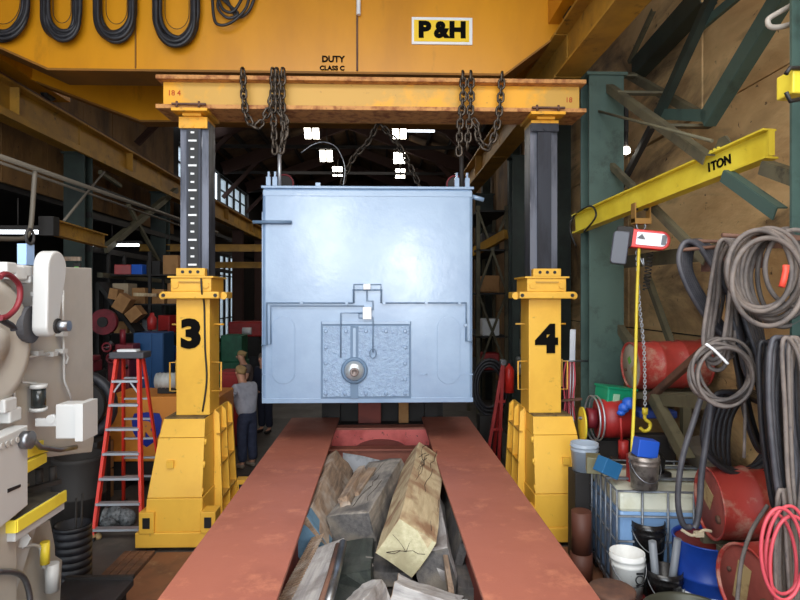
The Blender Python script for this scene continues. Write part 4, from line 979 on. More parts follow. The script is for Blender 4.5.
# ------------------------------------------------------------------ hoses hung on pegs
for nm, a, b_, X, lb in (('peg', (722, 236), (764, 238), 2.75, 'bare steel peg above the round grey hose coil'), ('peg', (694, 241), (738, 241), 2.85, 'upper thin peg left of the round grey hose coil'), ('peg', (680, 250), (728, 246), 2.85, 'lower thin peg carrying the slate coloured hoses')):
    pass
def peg(x0, y0, x1, y1, Y, lb):
    a = PY(x0, y0, Y); b_ = PY(x1, y1, Y); tag(MB().cyl(a, b_, .015, n=8).bar(b_, (XR - .04, b_.y, b_.z), .035, .035).build('hose_peg', rusty, at=b_), lb, 'peg', 'pegs for the hoses')
peg(722, 235, 764, 238, 3.9, 'bare steel peg sticking out above the round grey hose coil')
peg(694, 241, 740, 242, 4.6, 'upper of two thin pegs holding the black flat hoses')
peg(680, 250, 728, 246, 4.5, 'lower of two thin pegs holding the black flat hoses')
def hose(name, label, loops, r, m, n=6, group=None, flat=1.0, closed=True):
    """loops: list of (list of px points, Y)"""
    mb = MB(); c0 = None
    for pts, Y in loops:
        P = [PY(x, y, Y) for x, y in pts]
        c0 = c0 or P[0]; mb.tube(spline(P, n, closed), r, 7, closed=closed, flat=flat)
    return tag(mb.build(name, m, at=c0), label, 'hose', group)
def ell(cx, cy, rx, ry, n=12, tilt=0.0):
    return [(cx + rx * math.cos(a) + tilt * math.sin(a), cy + ry * math.sin(a)) for a in [2 * PI * i / n for i in range(n)]]
GH = 'hoses hung on the wall pegs'
R_ = random.Random(3)
# 1 round coil
loops = []
for k in range(15):
    loops.append((ell(760 + k * 2.1 + R_.uniform(-1, 1), 270 + R_.uniform(-2, 3) + k * .6, 33 + R_.uniform(-3, 3), 40 + R_.uniform(-3, 3) + k * .5, tilt=R_.uniform(-2, 2)), 3.78 + .028 * k))
loops.append((ell(768, 282, 36, 44), 3.72)); loops.append((ell(795, 268, 30, 38), 3.9))
h = hose('hose_coil', 'round dusty grey hose coil with a red tape band on the upper peg', loops, .0165, rubber_grey, group=GH)
P = [PY(x, y, 3.70) for x, y in ((786, 265), (785.5, 272), (784, 279), (781.5, 287))]
MB().tube(P, .02, 8).build('red_tape', mat('red_tape', (226, 74, 56), .5), h)
# 2 black flat hoses drooping
loops = []
for k in range(6):
    o = k * 2.2
    loops.append(([(684 + o, 243), (679 + o, 262 + k), (690 + o, 292), (712 + o, 325), (736 + o, 345 + k * 2), (748 + o, 340), (742 + o, 318), (726 + o, 290), (710 + o, 262), (696 + o, 244)], 4.5 + .04 * k))
hose('hose_loop', 'black and slate flat hoses drooping from the lower thin peg', loops, .021, rubber_blue, group=GH)
# 3 long grey strands
loops = []
for k in range(10):
    o = R_.uniform(-3, 3); b0 = 335 + R_.uniform(-8, 30)
    loops.append(([(722 + k * 1.4 + o, 243), (728 + k + o, 240), (734 + k + o, 250), (733 + o, 290), (724 + o + k * 2, b0), (712 + o, b0 + 8), (706 + o + k, b0 - 12), (712 + k + o, 295), (717 + o, 262)], 4.15 + .05 * k))
hose('hose_hank', 'long hank of dusty grey hose hanging straight down above the small loose coil', loops, .0155, rubber_grey, group=GH)
# 4 small coil
loops = []
for k in range(8):
    loops.append((ell(721 + R_.uniform(-5, 5), 374 + R_.uniform(-4, 4), 29 + R_.uniform(-5, 5), 31 + R_.uniform(-6, 4), tilt=R_.uniform(-6, 6)), 4.02 + .03 * k))
h = hose('hose_coil', 'loose coil of thin grey hose tied under the long hank', loops, .0125, rubber_grey, group=GH)
MB().tube(spline([PY(x, y, 3.98) for x, y in ((706, 344), (714, 350), (722, 358), (728, 364))], 3), .01, 6).build('tie_string', white_paint, h)
MB().tube(spline([PY(x, y, 4.1) for x, y in ((744, 395), (745, 420), (744, 458))], 3), .012, 6).build('loose_end', rubber_grey, h)
# 5 hank right of that
loops = []
for k in range(6):
    o = k * 2.5
    loops.append(([(728 + o * .7, 300), (736 + o * .8, 298), (748 + o, 330), (757 + o * .8, 360 + k), (752 + o, 378), (744 + o * .6, 368), (738 + o * .3, 340)], 4.3 + .03 * k))
hose('hose_hank', 'slate and grey hank between the loose coil and the vertical bundle', loops, .018, rubber_blue, group=GH)
# 6 big bundle at the right edge
loops = []
for k in range(15):
    o = R_.uniform(-3, 3)
    loops.append(([(772 + k * 2.2 + o, 346), (780 + k * 1.6 + o, 338), (788 + k * 1.3 + o, 352), (790 + k * 1.5 + o, 420), (797 + k + o, 470 + k * 2), (792 + o, 515 + R_.uniform(-20, 10)), (781 + k * .8 + o, 500), (774 + k + o, 450), (770 + k * 1.2 + o, 395)], 3.5 + .035 * k))
hose('hose_bundle', 'tall bundle of black and grey hoses hanging above the pink-red hose', loops, .0175, rubber_blue, group=GH)
loops = []
for k in range(5):
    o = R_.uniform(-3, 3)
    loops.append(([(784 + k * 3 + o, 346), (792 + k * 2 + o, 340), (801 + k * 2, 365), (806 + k, 420), (802 + k + o, 500), (796 + o, 520), (790 + k + o, 480), (787 + k + o, 410)], 3.45 + .03 * k))
hose('hose_bundle', 'dusty pale grey hoses lying over the tall black bundle', loops, .013, rubber_grey, group=GH)
# 7 pink red
loops = [(ell(782, 554, 21, 46, tilt=2), 3.30), (ell(786, 550, 20, 44, tilt=-3), 3.36), (ell(779, 558, 17, 44, tilt=4), 3.42), (ell(792, 566, 22, 50), 3.33)]
hose('hose_coil', 'pink-red hose coil hanging over grey hoses in front of the lowest drum', loops, .0105, pink_hose, group=GH)
loops = []
for k in range(7):
    o = R_.uniform(-2, 2)
    loops.append(([(776 + k * 3 + o, 500), (782 + k * 3 + o, 496), (786 + k * 3 + o, 560), (790 + k * 2 + o, 630), (780 + k * 2 + o, 640), (774 + k * 2 + o, 570)], 3.46 + .03 * k))
hose('hose_bundle', 'grey hose ends hanging inside the pink-red coil', loops, .012, rubber_grey, group=GH)
loops = []
for k in range(7):
    o = R_.uniform(-4, 4)
    loops.append(([(730 + k * 2 + o, 300), (738 + k * 2 + o, 292), (748 + k * 2 + o, 330), (758 + k + o, 380), (768 + o + k, 430), (764 + o, 452), (752 + o, 430), (742 + o, 385), (734 + k + o, 340)], 4.5 + .03 * k))
hose('hose_loop', 'black hoses crossing behind the loose coil down to the drum with the torn label', loops, .019, rubber, group=GH)
loops = []
for k in range(6):
    o = R_.uniform(-3, 3)
    loops.append(([(762 + k * 2.2 + o, 352), (768 + k * 1.6 + o, 342), (776 + k * 1.3 + o, 356), (782 + k * 1.5 + o, 420), (786 + k + o, 470 + k * 2), (778 + o, 500 + R_.uniform(-20, 10)), (770 + k * .8 + o, 470), (764 + k + o, 420)], 3.85 + .03 * k))
hose('hose_bundle', 'black hoses hanging behind the tall bundle above the pink-red coil', loops, .017, rubber, group=GH)
# 8 black hoses crossing the drums
hose('hose_loop', 'pair of slate hoses sagging to the blue drum past the drum with the torn label', [([(702, 395), (694, 420), (682, 460), (678, 500), (683, 524), (691, 527)], 4.62), ([(712, 395), (708, 430), (702, 470), (700, 500), (697, 522), (694, 528)], 4.45)], .024, rubber_blue, group=GH, closed=False)
hose('hose_loop', 'thin grey hose lying against the lowest red drum label', [([(768, 505), (752, 530), (742, 560), (738, 592), (736, 615)], 3.9)], .014, rubber_grey, group=GH, closed=False)
loops = [([(722 + k * 6, 392), (705 + k * 5, 420), (706 + k * 5, 452 + k * 4), (735 + k * 5, 474 - k * 2), (770, 470 - k * 9), (782, 440 - k * 4), (772, 410)], 4.75 + .05 * k) for k in range(6)]
hose('hose_loop', 'wide black hose loops hanging in front of the bare wall above the drum', loops, .024, rubber, group=GH)
loops = [([(765 + k * 3, 478 + k * 3), (735, 482 + k * 5), (712, 476 + k * 6), (700, 470 + k * 5)], 4.62 + .0 * k) for k in range(0)]
# bare rods, cable clamp at far upper right
t = thing('trolley_clamp', 'yellow and black trolley clamp at the picture edge above the hoses', 'clamp', PY(790, 85, 3.5))
a = PY(787, 72, 3.5); b_ = PY(806, 96, 3.5)
MB().bx(a.x, b_.x, 3.45, 3.6, b_.z, a.z).build('body', jib_yellow, t, bevel=.01)
MB().tube([PY(x, y, 3.44) for x, y in ((786, 74), (790, 68), (806, 68))], .014, 6).build('strap', black, t); MB().tube([PY(x, y, 3.44) for x, y in ((786, 92), (790, 101), (806, 98))], .014, 6).build('strap', black, t)
P = [PY(x, y, 4.2) for x, y in ((806, -6), (790, 6), (776, 14), (768, 20), (771, 27), (785, 26), (806, 18))]
tag(MB().tube(spline(P, 6), .02, 8).build('bent_conduit', mat('pale_grey_conduit', (168, 158, 146), .5), at=P[0]), 'bent pale grey conduit above the trolley clamp', 'conduit')
# ------------------------------------------------------------------ timbers in the cradle
def wood(name, c1, c2, c3, ring=None):
    m = bpy.data.materials.new(name); m.use_nodes = True; nt = m.node_tree; b = nt.nodes['Principled BSDF']; N = nt.nodes.new; K = nt.links.new
    b.inputs['Roughness'].default_value = .85
    tc = N('ShaderNodeTexCoord'); mp = N('ShaderNodeMapping'); mp.inputs['Scale'].default_value = (9, 9, 1.0); K(tc.outputs['Object'], mp.inputs[0])
    n = N('ShaderNodeTexNoise'); n.inputs['Scale'].default_value = 2.2; n.inputs['Detail'].default_value = 8; n.inputs['Roughness'].default_value = .65; K(mp.outputs[0], n.inputs[0])
    n2 = N('ShaderNodeTexNoise'); n2.inputs['Scale'].default_value = 3.5; n2.inputs['Detail'].default_value = 5; K(tc.outputs['Object'], n2.inputs[0])
    r1 = N('ShaderNodeMapRange'); r1.inputs[1].default_value = .38; r1.inputs[2].default_value = .62; K(n.outputs['Fac'], r1.inputs[0])
    r2 = N('ShaderNodeMapRange'); r2.inputs[1].default_value = .46; r2.inputs[2].default_value = .62; K(n2.outputs['Fac'], r2.inputs[0])
    m1 = N('ShaderNodeMix'); m1.data_type = 'RGBA'; m1.inputs[6].default_value = rgb(c1); m1.inputs[7].default_value = rgb(c2); K(r1.outputs[0], m1.inputs[0])
    m2 = N('ShaderNodeMix'); m2.data_type = 'RGBA'; K(m1.outputs[2], m2.inputs[6]); m2.inputs[7].default_value = rgb(c3); K(r2.outputs[0], m2.inputs[0]); K(m2.outputs[2], b.inputs['Base Color'])
    bp = N('ShaderNodeBump'); bp.inputs['Strength'].default_value = .8; bp.inputs['Distance'].default_value = .012; K(n.outputs['Fac'], bp.inputs['Height']); K(bp.outputs[0], b.inputs['Normal'])
    return m
w_tan = wood('fresh_tan_timber', (202, 184, 148), (176, 156, 122), (146, 112, 84))
w_tanend = wood('pale_sawn_end', (204, 196, 162), (186, 178, 142), (166, 156, 124))
w_grey = wood('grey_weathered_timber', (154, 146, 136), (118, 112, 106), (88, 84, 82))
w_dark = wood('dark_oily_timber', (98, 94, 92), (72, 70, 70), (120, 112, 102))
w_brown = wood('brown_weathered_timber', (156, 130, 106), (112, 94, 80), (172, 158, 144))
w_pale = wood('pale_grey_timber', (176, 172, 168), (144, 140, 140), (120, 112, 108))
w_green = wood('dark_green_timber', (58, 64, 58), (44, 48, 46), (72, 74, 70))
def timber(name, label, near, far, w_, h_, roll, m, endm=None, cut=0.0, cracks=0, extra=None, chip=0.0):
    """near / far: centres of the two ends"""
    near = Vector(near); far = Vector(far); d = far - near; Ln = d.length
    M = axis_frame(near, d, 0); zx = M.to_3x3() @ Vector((1, 0, 0))
    # make the frame's x horizontal before rolling
    dn = d.normalized(); ax = dn.cross(Vector((0, 0, 1))).normalized(); ay = ax.cross(dn).normalized()
    M = Matrix((( ax.x, ay.x, dn.x, near.x), (ax.y, ay.y, dn.y, near.y), (ax.z, ay.z, dn.z, near.z), (0, 0, 0, 1))) @ Matrix.Rotation(roll, 4, 'Z')
    t = thing(name, label, 'timber', M=M, group='timbers piled between the red beams')
    R0 = random.Random(hash(label) % 1000 if False else len(label) * 7)
    nseg = 7; vs = []; fs = []
    prof = [(-.5, -.5), (-.17, -.5), (.17, -.5), (.5, -.5), (.5, -.17), (.5, .17), (.5, .5), (.17, .5), (-.17, .5), (-.5, .5), (-.5, .17), (-.5, -.17)]
    for i in range(nseg + 1):
        z = Ln * i / nseg
        for x, y in prof:
            j = min(.012, .05 * min(w_, h_)) + (chip if i in (0, nseg) else 0)
            xx = x * w_ + R0.uniform(-j, j) * .6; yy = y * h_ + R0.uniform(-j, j) * .6
            zz = z + (cut * (y * h_) if i == 0 else 0) + (R0.uniform(-j, j) if i in (0, nseg) else 0)
            vs.append((xx, yy, zz))
    k = len(prof)
    for i in range(nseg):
        for a in range(k): b_ = (a + 1) % k; fs.append((i * k + a, i * k + b_, (i + 1) * k + b_, (i + 1) * k + a))
    fs.append(tuple(nseg * k + a for a in range(k)))
    e = MB(); e.add(vs, fs); e.add([vs[a] for a in range(k)], [tuple(reversed(range(k)))])
    body = e.build('body', m, t, world=False, bevel=.006)
    if endm:
        g = MB(); g.add([(vs[a][0] * .985, vs[a][1] * .985, vs[a][2] - .004) for a in range(k)] + [(vs[a][0] * .985, vs[a][1] * .985, vs[a][2] + .01) for a in range(k)], [tuple(reversed(range(k)))] + [(a, (a + 1) % k, k + (a + 1) % k, k + a) for a in range(k)]); g.build('sawn_end', endm, t, world=False, label='pale sawn end')
    if cracks:
        g = MB()
        for c_ in range(cracks):
            a0 = R0.uniform(0, 2 * PI); rr = .46 * min(w_, h_); 
            P = [(0 + .02 * R0.random(), .0 - .02, -.006)]
            for q in (.35, .65, .95): P.append((rr * q * math.cos(a0 + R0.uniform(-.15, .15)), rr * q * math.sin(a0 + R0.uniform(-.15, .15)), -.006 + cut * rr * q * math.sin(a0)))
            g.tube(P, .0028, 4)
        for c_ in range(cracks + 3):
            z0 = R0.uniform(.05, .75) * Ln; x0_ = R0.uniform(-.4, .35) * w_; P = []
            for q in range(6): P.append((x0_ + R0.uniform(-.02, .02) + .01 * q, h_ * .5 + .002, z0 + q * .11 * Ln * .6))
            g.tube(P, .003, 4)
        g.build('cracks', mat('crack_dark', (58, 44, 34), .9), t, world=False, kind='stuff')
    return t
Z = PZ
# main tan timber (rolled so that an edge is up)
timber('timber', 'big pale tan square timber with a split, greenish sawn end, highest of the pile', Z(406, 548, .86), Z(423, 462, .90), .36, .36, math.radians(-34), w_tan, w_tanend, cut=-.0, cracks=5)
timber('timber', 'dark grey square timber beside the pale tan one, with an oily end', Z(352, 534, .72), Z(388, 474, .78), .42, .36, math.radians(12), w_grey, w_dark, chip=.02, cracks=3)
t = timber('timber', 'brown weathered plank against the tower 3 side beam with a blue painted end', Z(306, 540, .74), Z(336, 466, .80), .27, .34, math.radians(34), w_brown, None, chip=.01, cracks=3)
MB().bx(-.137, .137, -.175, .175, -.012, .18).build('blue_end', mat('chalky_blue_paint', (92, 124, 146), .7, c2=(74, 104, 128), scale=9), t, world=False, label='blue painted end')
timber('small_plank', 'small light brown offcut lying on the dark grey timber', Z(344, 502, .93), Z(362, 470, .93), .10, .09, .4, w_brown, None, chip=.01)
timber('small_plank', 'second small brown offcut beside the first on the dark grey timber', Z(354, 496, .90), Z(373, 470, .92), .10, .07, .1, w_brown, None, chip=.01)
timber('timber', 'light block with brown edges at the bottom below the pale tan timber', Z(402, 596, .78), Z(440, 606, .76), .30, .26, .3, w_pale, None, chip=.02) if False else None
p = Z(424, 592, .80)
timber('timber_block', 'pale grey split block with a brown stained top at the picture bottom', p + Vector((-.20, .06, -.05)), p + Vector((.26, -.06, -.14)), .26, .20, .25, w_pale, w_brown, chip=.03)
p = Z(370, 594, .86)
timber('timber_block', 'light grey square block end at the bottom next to the green-black block', p + Vector((-.10, -.3, -.04)), p + Vector((.03, .14, -.10)), .21, .21, .45, w_pale, w_pale, chip=.02)
timber('timber_block', 'green-black painted block at the bottom beside the white ribbed plank', Z(352, 586, .66), Z(358, 552, .60), .30, .22, .1, w_green, w_green, chip=.01)
timber('timber', 'grey wedge timber with a pale face between tan timber and tower 4 side beam', Z(436, 572, .66), Z(428, 505, .70), .30, .32, .25, w_pale, w_dark, cut=.3, chip=.02)
timber('timber', 'dark slab standing on edge along the tower 4 side beam', Z(458, 566, .62), Z(448, 490, .72), .07, .40, -.28, w_dark, w_dark)
timber('timber', 'second dark slab lying low near the tower 4 side beam', Z(470, 596, .56), Z(456, 520, .58), .20, .12, -.1, w_dark, w_dark)
timber('timber', 'thin brown board beside the dark slab at the tower 4 side', Z(452, 598, .70), Z(441, 535, .72), .04, .18, .1, w_brown, None)
timber('timber', 'low dark timber under the middle of the pile', Z(388, 580, .56), Z(392, 508, .56), .40, .12, 0, w_dark, None)
timber('timber', 'low brown timber under the far end of the pile', Z(376, 510, .54), Z(388, 486, .56), .5, .1, 0, w_brown, None)
timber('timber', 'thin pale stick in the gap below the oily timber end', Z(328, 574, .68), Z(340, 545, .62), .05, .04, .3, w_tan, None)
timber('timber', 'thin brown lath crossing the gap below the oily timber end', Z(322, 572, .58), Z(350, 560, .60), .04, .03, .3, w_brown, None)
timber('timber_block', 'split grey wedge chip lying between the green-black block and the oily timber end', Z(346, 572, .68), Z(366, 562, .70), .16, .08, .2, w_grey, None, chip=.03)
# ribbed white plank bottom left
pn = Z(300, 610, .78); pf = Z(333, 548, .86)
t = timber('ribbed_plank', 'white painted plank with saw-ribbed brown edge at the bottom by the tower 3 side beam', Z(296, 612, .76), Z(326, 548, .80), .36, .06, math.radians(22), w_pale, None)
rb = MB()
for i in range(26): rb.bx(-.185, -.06, .03, .04, .03 + i * .045, .055 + i * .045)
rb.build('saw_ribs', w_brown, t, world=False, kind='stuff')
t = thing('steel_tube', 'bright steel tube lying along the white ribbed plank', 'tube', Z(334, 575, .86))
MB().tube([Z(326, 612, .86), Z(336, 575, .90), Z(343, 543, .92)], .032, 10).build('body', steel, t)
MB().tube([Z(318, 612, .86), Z(330, 575, .90), Z(338, 545, .92)], .022, 8).build('lower_tube', rusty, t)
# bent white sheet behind the timbers
P = [Z(343, 453, .84), Z(362, 456, .86), Z(382, 461, .87), Z(402, 468, .86), Z(410, 470, .84)]
q = MB(); vs = []
for p in P: vs += [p, p + Vector((0, -.10, -.20)), p + Vector((0, .015, 0)), p + Vector((0, -.085, -.20))]
for i in range(len(P) - 1): b0 = 4 * i; q.add([vs[b0], vs[b0 + 1], vs[b0 + 5], vs[b0 + 4], vs[b0 + 2], vs[b0 + 3], vs[b0 + 7], vs[b0 + 6]], [(0, 1, 2, 3), (4, 7, 6, 5), (0, 3, 7, 4), (1, 5, 6, 2), (0, 4, 5, 1), (3, 2, 6, 7)])
tag(q.build('bent_sheet', mat('silvery_white_sheet', (196, 200, 206), .4, metal=.3, c2=(150, 154, 160), scale=6), at=P[0]), 'bent silvery white sheet behind the far ends of the timbers', 'metal sheet')
# rubble chips
R1 = random.Random(5)
for i, (x, y, lb) in enumerate(((334, 580, 'wood chip in the gap beside the steel tube'), (466, 560, 'wood chip on the tray beside the tower 4 side beam'), (318, 520, 'wood chip beside the blue painted timber end'))):
    p = Z(x, y, .52)
    q = MB().bx(-.09, .09, -.03, .03, 0, .04, Matrix.Translation(p) @ Matrix.Rotation(R1.uniform(0, 3), 4, 'Z') @ Matrix.Rotation(R1.uniform(0, .5), 4, 'X'))
    o = q.build('wood_chip', w_brown if i % 2 else w_dark, at=p); tag(o, lb, 'wood chip', 'wood chips on the tray')

# ------------------------------------------------------------------ step ladder
def ladder():
    t = thing('step_ladder', 'red fibreglass step ladder with aluminium steps and a dark top', 'ladder', PZ(122, 525, 0))
    H = 2.13; yt = 7.6
    T = lambda x, y, Y: PY(x, y, Y)
    top_l = PY(117, 357, yt); top_r = PY(144, 357, yt)
    bl = PZ(92, 537, 0); br_ = PZ(141, 537, 0)   # front feet
    bl = Vector((PY(93, 500, 7.15).x, 7.15, 0)); br_ = Vector((PY(142, 500, 7.15).x, 7.15, 0))
    xl, xr = PY(119, 357, yt).x, PY(141, 357, yt).x; zt_ = PY(119, 357, yt).z
    fl = [Vector((xl, yt - .06, zt_)), bl]; fr = [Vector((xr, yt - .06, zt_)), br_]
    rl = [Vector((xl + .03, yt + .06, zt_)), Vector((PY(122, 480, 8.4).x, 8.45, 0))]; rr = [Vector((xr - .0, yt + .06, zt_)), Vector((PY(163, 480, 8.4).x, 8.45, 0))]
    rail = mat('red_fibreglass', (226, 56, 40), .4)
    for a, b_ in (fl, fr): MB().bar(a, b_, .035, .075, up=(0, 1, .2)).build('front_rail', rail, t)
    for a, b_ in (rl, rr): MB().bar(a, b_, .028, .05, up=(0, 1, -.2)).build('rear_rail', rail, t)
    n_ = 7
    for i in range(1, n_ + 1):
        u = i / (n_ + .45); a = fl[0].lerp(fl[1], u); b_ = fr[0].lerp(fr[1], u)
        MB().bar(a + Vector((0, -.02, 0)), b_ + Vector((0, -.02, 0)), .09, .028).build('step', alu, t)
        if i < 7:
            a = rl[0].lerp(rl[1], u); b_ = rr[0].lerp(rr[1], u); MB().bar(a, b_, .04, .022).build('rear_rung', alu, t)
    for k, (F_, dx) in enumerate(((fl, 1), (fr, -1))):
        a = F_[0].lerp(F_[1], .135); MB().bar(a + Vector((dx * .01, -.03, -.14)), a + Vector((dx * .1, -.03, -.01)), .012, .02).build('step_brace', alu, t)
    MB().bx(xl - .07, xr + .08, yt - .13, yt + .13, zt_ - .01, zt_ + .07).build('top_cap', mat('dark_grey_ladder_cap', (74, 74, 80), .5), t, bevel=.012)
    for a in (bl, br_, rl[1], rr[1]): MB().bx(a.x - .035, a.x + .035, a.y - .05, a.y + .05, 0, .04).build('foot', rubber, t)
    c = Vector((xl + .12, yt, zt_ + .07)); MB().bx(c.x - .12, c.x + .13, yt - .08, yt + .05, c.z + .003, c.z + .035)
    tag(MB().bx(c.x - .11, c.x + .13, yt - .08, yt + .04, c.z + .002, c.z + .03).build('paper_stack', white_paint, at=c), 'small white pad lying on the ladder top', 'notepad')
ladder()

# ------------------------------------------------------------------ orange generator housing with shield badge, white pump on it
a = PY(104, 397, 9.0); b_ = PY(219, 452, 9.0)
t = thing('generator_housing', 'orange machine housing with a blue shield badge behind the red ladder', 'generator', ((a.x + b_.x) / 2, 9.6, 0))
MB().bx(a.x, b_.x, 9.0, 9.9, .42, a.z).build('body', orange, t, bevel=.02)
MB().bx(a.x + .05, b_.x - .05, 9.05, 9.85, .12, .42).build('skid', dark_iron, t)
MB().bx(a.x + .15, a.x + .3, 9.0, 9.85, 0, .12).build('skid_foot', dark_iron, t); MB().bx(b_.x - .3, b_.x - .15, 9.0, 9.85, 0, .12).build('skid_foot', dark_iron, t)
for x in (a.x + .55, a.x + 1.15): MB().bx(x - .006, x + .006, 8.994, 9.002, .46, a.z - .03).build('panel_seam', mat('seam_brown', (150, 90, 34), .6), t)
def badge(cx, cy, s_, par, Y):
    c = PY(cx, cy, Y); pts = [(-.8, 1.0), (0, 1.08), (.8, 1.0), (.95, .55), (.85, -.2), (.55, -.75), (0, -1.15), (-.55, -.75), (-.85, -.2), (-.95, .55)]
    g = MB().prism([(c.x + x * s_, Y - .012, c.z + z * s_) for x, z in pts], (0, .012, 0)).build('shield_badge', mat('badge_blue', (30, 48, 150), .4), par)
    text_mesh('letter', 'R', s_ * 1.3, orange, g, front((c.x, Y - .016, c.z - .01)), .006, .02, 1.1)
badge(147, 429, .235, t, 9.0); badge(224, 425, .2, t, 9.0) if False else None
c = PY(166, 387, 9.3)
t = thing('white_pump', 'white cylindrical pump motor on top of the orange housing', 'pump', (c.x, 9.35, a.z + .005))
zc = a.z + .19
MB().cyl((c.x - .16, 9.35, zc), (c.x + .18, 9.35, zc), .125, n=20).build('motor', mat('off_white_machine', (196, 196, 190), .45), t)
MB().cyl((c.x + .18, 9.35, zc), (c.x + .24, 9.35, zc), .15, n=20).build('flange', steel, t); MB().cyl((c.x + .24, 9.35, zc), (c.x + .36, 9.35, zc), .10, n=16).build('coupling', steel, t)
for k in range(5): MB().cyl((c.x - .12 + k * .06, 9.35, zc), (c.x - .11 + k * .06, 9.35, zc), .132, n=20).build('fin', MATS['off_white_machine'], t)
MB().bx(c.x - .12, c.x + .14, 9.27, 9.43, a.z + .002, zc - .08).build('foot', dark_iron, t)
# blue cabinet
a = PY(133, 333, 11.4); b_ = PY(163, 420, 11.4)
t = thing('blue_cabinet', 'tall plain blue steel cabinet behind the ladder top', 'cabinet', ((a.x + b_.x) / 2, 11.7, 0))
MB().bx(a.x, b_.x, 11.42, 12.0, 0, a.z).build('body', blue_cab, t, bevel=.01)
for (u0, u1) in ((.02, .62), (.64, .98)):
    xx0 = a.x + (b_.x - a.x) * u0; xx1 = a.x + (b_.x - a.x) * u1
    d = MB().bx(xx0, xx1, 11.40, 11.42, .08, a.z - .03).build('door', blue_cab, t, bevel=.004); MB().bx(xx1 - .06, xx1 - .045, 11.37, 11.40, 1.2, 1.4).build('handle', steel, d)
# ------------------------------------------------------------------ cream C-frame press at the left edge
XM = -2.35
q = lambda x, y: PX(x, y, XM)
t = thing('ironworker_press', 'large cream punching press with a yellow edged die table at the picture edge', 'press machine', (XM - .5, 4.1, 0))
def side(pts, X, th, name, m, par=None, bev=.006):
    return MB().prism([PX(x, y, X) for x, y in pts], (-th, 0, 0)).build(name, m, par or t, bevel=bev)
# upper frame (down to throat), back post, lower frame
side([(-60, 258), (0, 262), (34, 266), (92, 268), (94, 440), (92, 452), (-60, 470)], XM, .75, 'upper_frame', cream)
side([(-60, 440), (12, 470), (17, 520), (17, 620), (17, 760), (-60, 760)], XM + .10, .3, 'back_post', cream)
p0 = PX(50, 540, XM); 
side([(12, 540), (50, 520), (55, 545), (62, 700), (-40, 760), (-40, 540)], XM - .05, .65, 'lower_frame', cream)
yA = PX(94, 600, XM).y
# legs down to the floor
MB().bx(XM - .7, XM - .06, 3.2, 4.45, 0, 1.05).build('pedestal', cream, t, bevel=.01)
MB().prism([PX(0, 520, XM - .02), PX(62, 560, XM - .02), PX(58, 640, XM - .02), PX(0, 700, XM - .02)], (-.03, 0, 0)).build('gusset', cream, t)
MB().cyl(PX(22, 540, XM - .02), PX(22, 540, XM + .05), .05, n=6).build('hex_boss', cream_white, t)
# big front ram panel lower left
side([(-60, 452), (-20, 447), (28, 425), (28, 505), (-20, 545), (-60, 560)], XM + .16, .10, 'ram_panel', cream_white)
for i, (x, y) in enumerate(((2, 446), (7, 444), (12, 442), (17, 440))): c = PX(x, y, XM + .165); MB().cyl(c, c + Vector((.006, 0, 0)), .018, n=10).build('hole', mat('panel_hole', (170, 166, 160), .6), t)
c = PX(23, 440, XM + .16); MB().cyl(c, c + Vector((.05, 0, 0)), .055, n=18).build('ram_pin', steel, t)
side([(8, 489), (21, 484), (21, 487), (8, 493)], XM + .165, .004, 'slot', black)
# big pulley guard / flywheel at far left
c = PX(-14, 345, XM + .02)
MB().lathe([(.30, -.10), (.40, -.08), (.42, .0), (.36, .05), (.30, .06), (.24, .03), (.12, .03), (.1, .08), (.001, .08)], 36, Matrix.Translation(c) @ Matrix.Rotation(PI / 2, 4, 'Y')).build('flywheel', cream, t)
MB().lathe([(.5, -.12), (.52, -.1), (.5, -.04), (.44, -.02), (.40, -.1)], 40, Matrix.Translation(PX(-16, 356, XM + .01)) @ Matrix.Rotation(PI / 2, 4, 'Y')).build('flywheel_guard', cream, t)
# swing arm : hull of two circles
def hull2(c1, r1, c2, r2, n_=14):
    """profile in (y,z); c1 upper"""
    (y1, z1), (y2, z2) = c1, c2; d = math.hypot(y2 - y1, z2 - z1); ang = math.atan2(z2 - z1, y2 - y1); b0 = math.acos((r1 - r2) / d)
    pts = []
    for i in range(n_ + 1): a_ = ang + b0 + (2 * PI - 2 * b0) * i / n_; pts.append((y1 + r1 * math.cos(a_), z1 + r1 * math.sin(a_)))
    for i in range(n_ + 1): a_ = ang - b0 + (2 * b0) * i / n_; pts.append((y2 + r2 * math.cos(a_), z2 + r2 * math.sin(a_)))
    return pts
XA = XM + .22
u1 = PX(58, 268, XA); u2 = PX(53, 326, XA)
pr = hull2((u1.y, u1.z), .112, (u2.y, u2.z), .068)
arm = MB().prism([(XA, y, z) for y, z in pr], (-.10, 0, 0)).build('swing_arm', cream_white, t, bevel=.012)
pr = [(u2.y - .02 + .10 * math.cos(2 * PI * i / 24), u2.z + .01 + .12 * math.sin(2 * PI * i / 24)) for i in range(24)]
MB().prism([(XA - .12, y, z) for y, z in pr], (-.09, 0, 0)).build('arm_recess', mat('recess_grey', (70, 70, 74), .6), t)
c = PX(57, 326, XA); MB().cyl(c + Vector((-.06, 0, 0)), c + Vector((.012, 0, 0)), .05, n=20).build('arm_socket', dark_iron, arm)
MB().cyl(c + Vector((-.02, .01, 0)), c + Vector((.075, .01, 0)), .036, n=20).build('shaft', steel, arm)
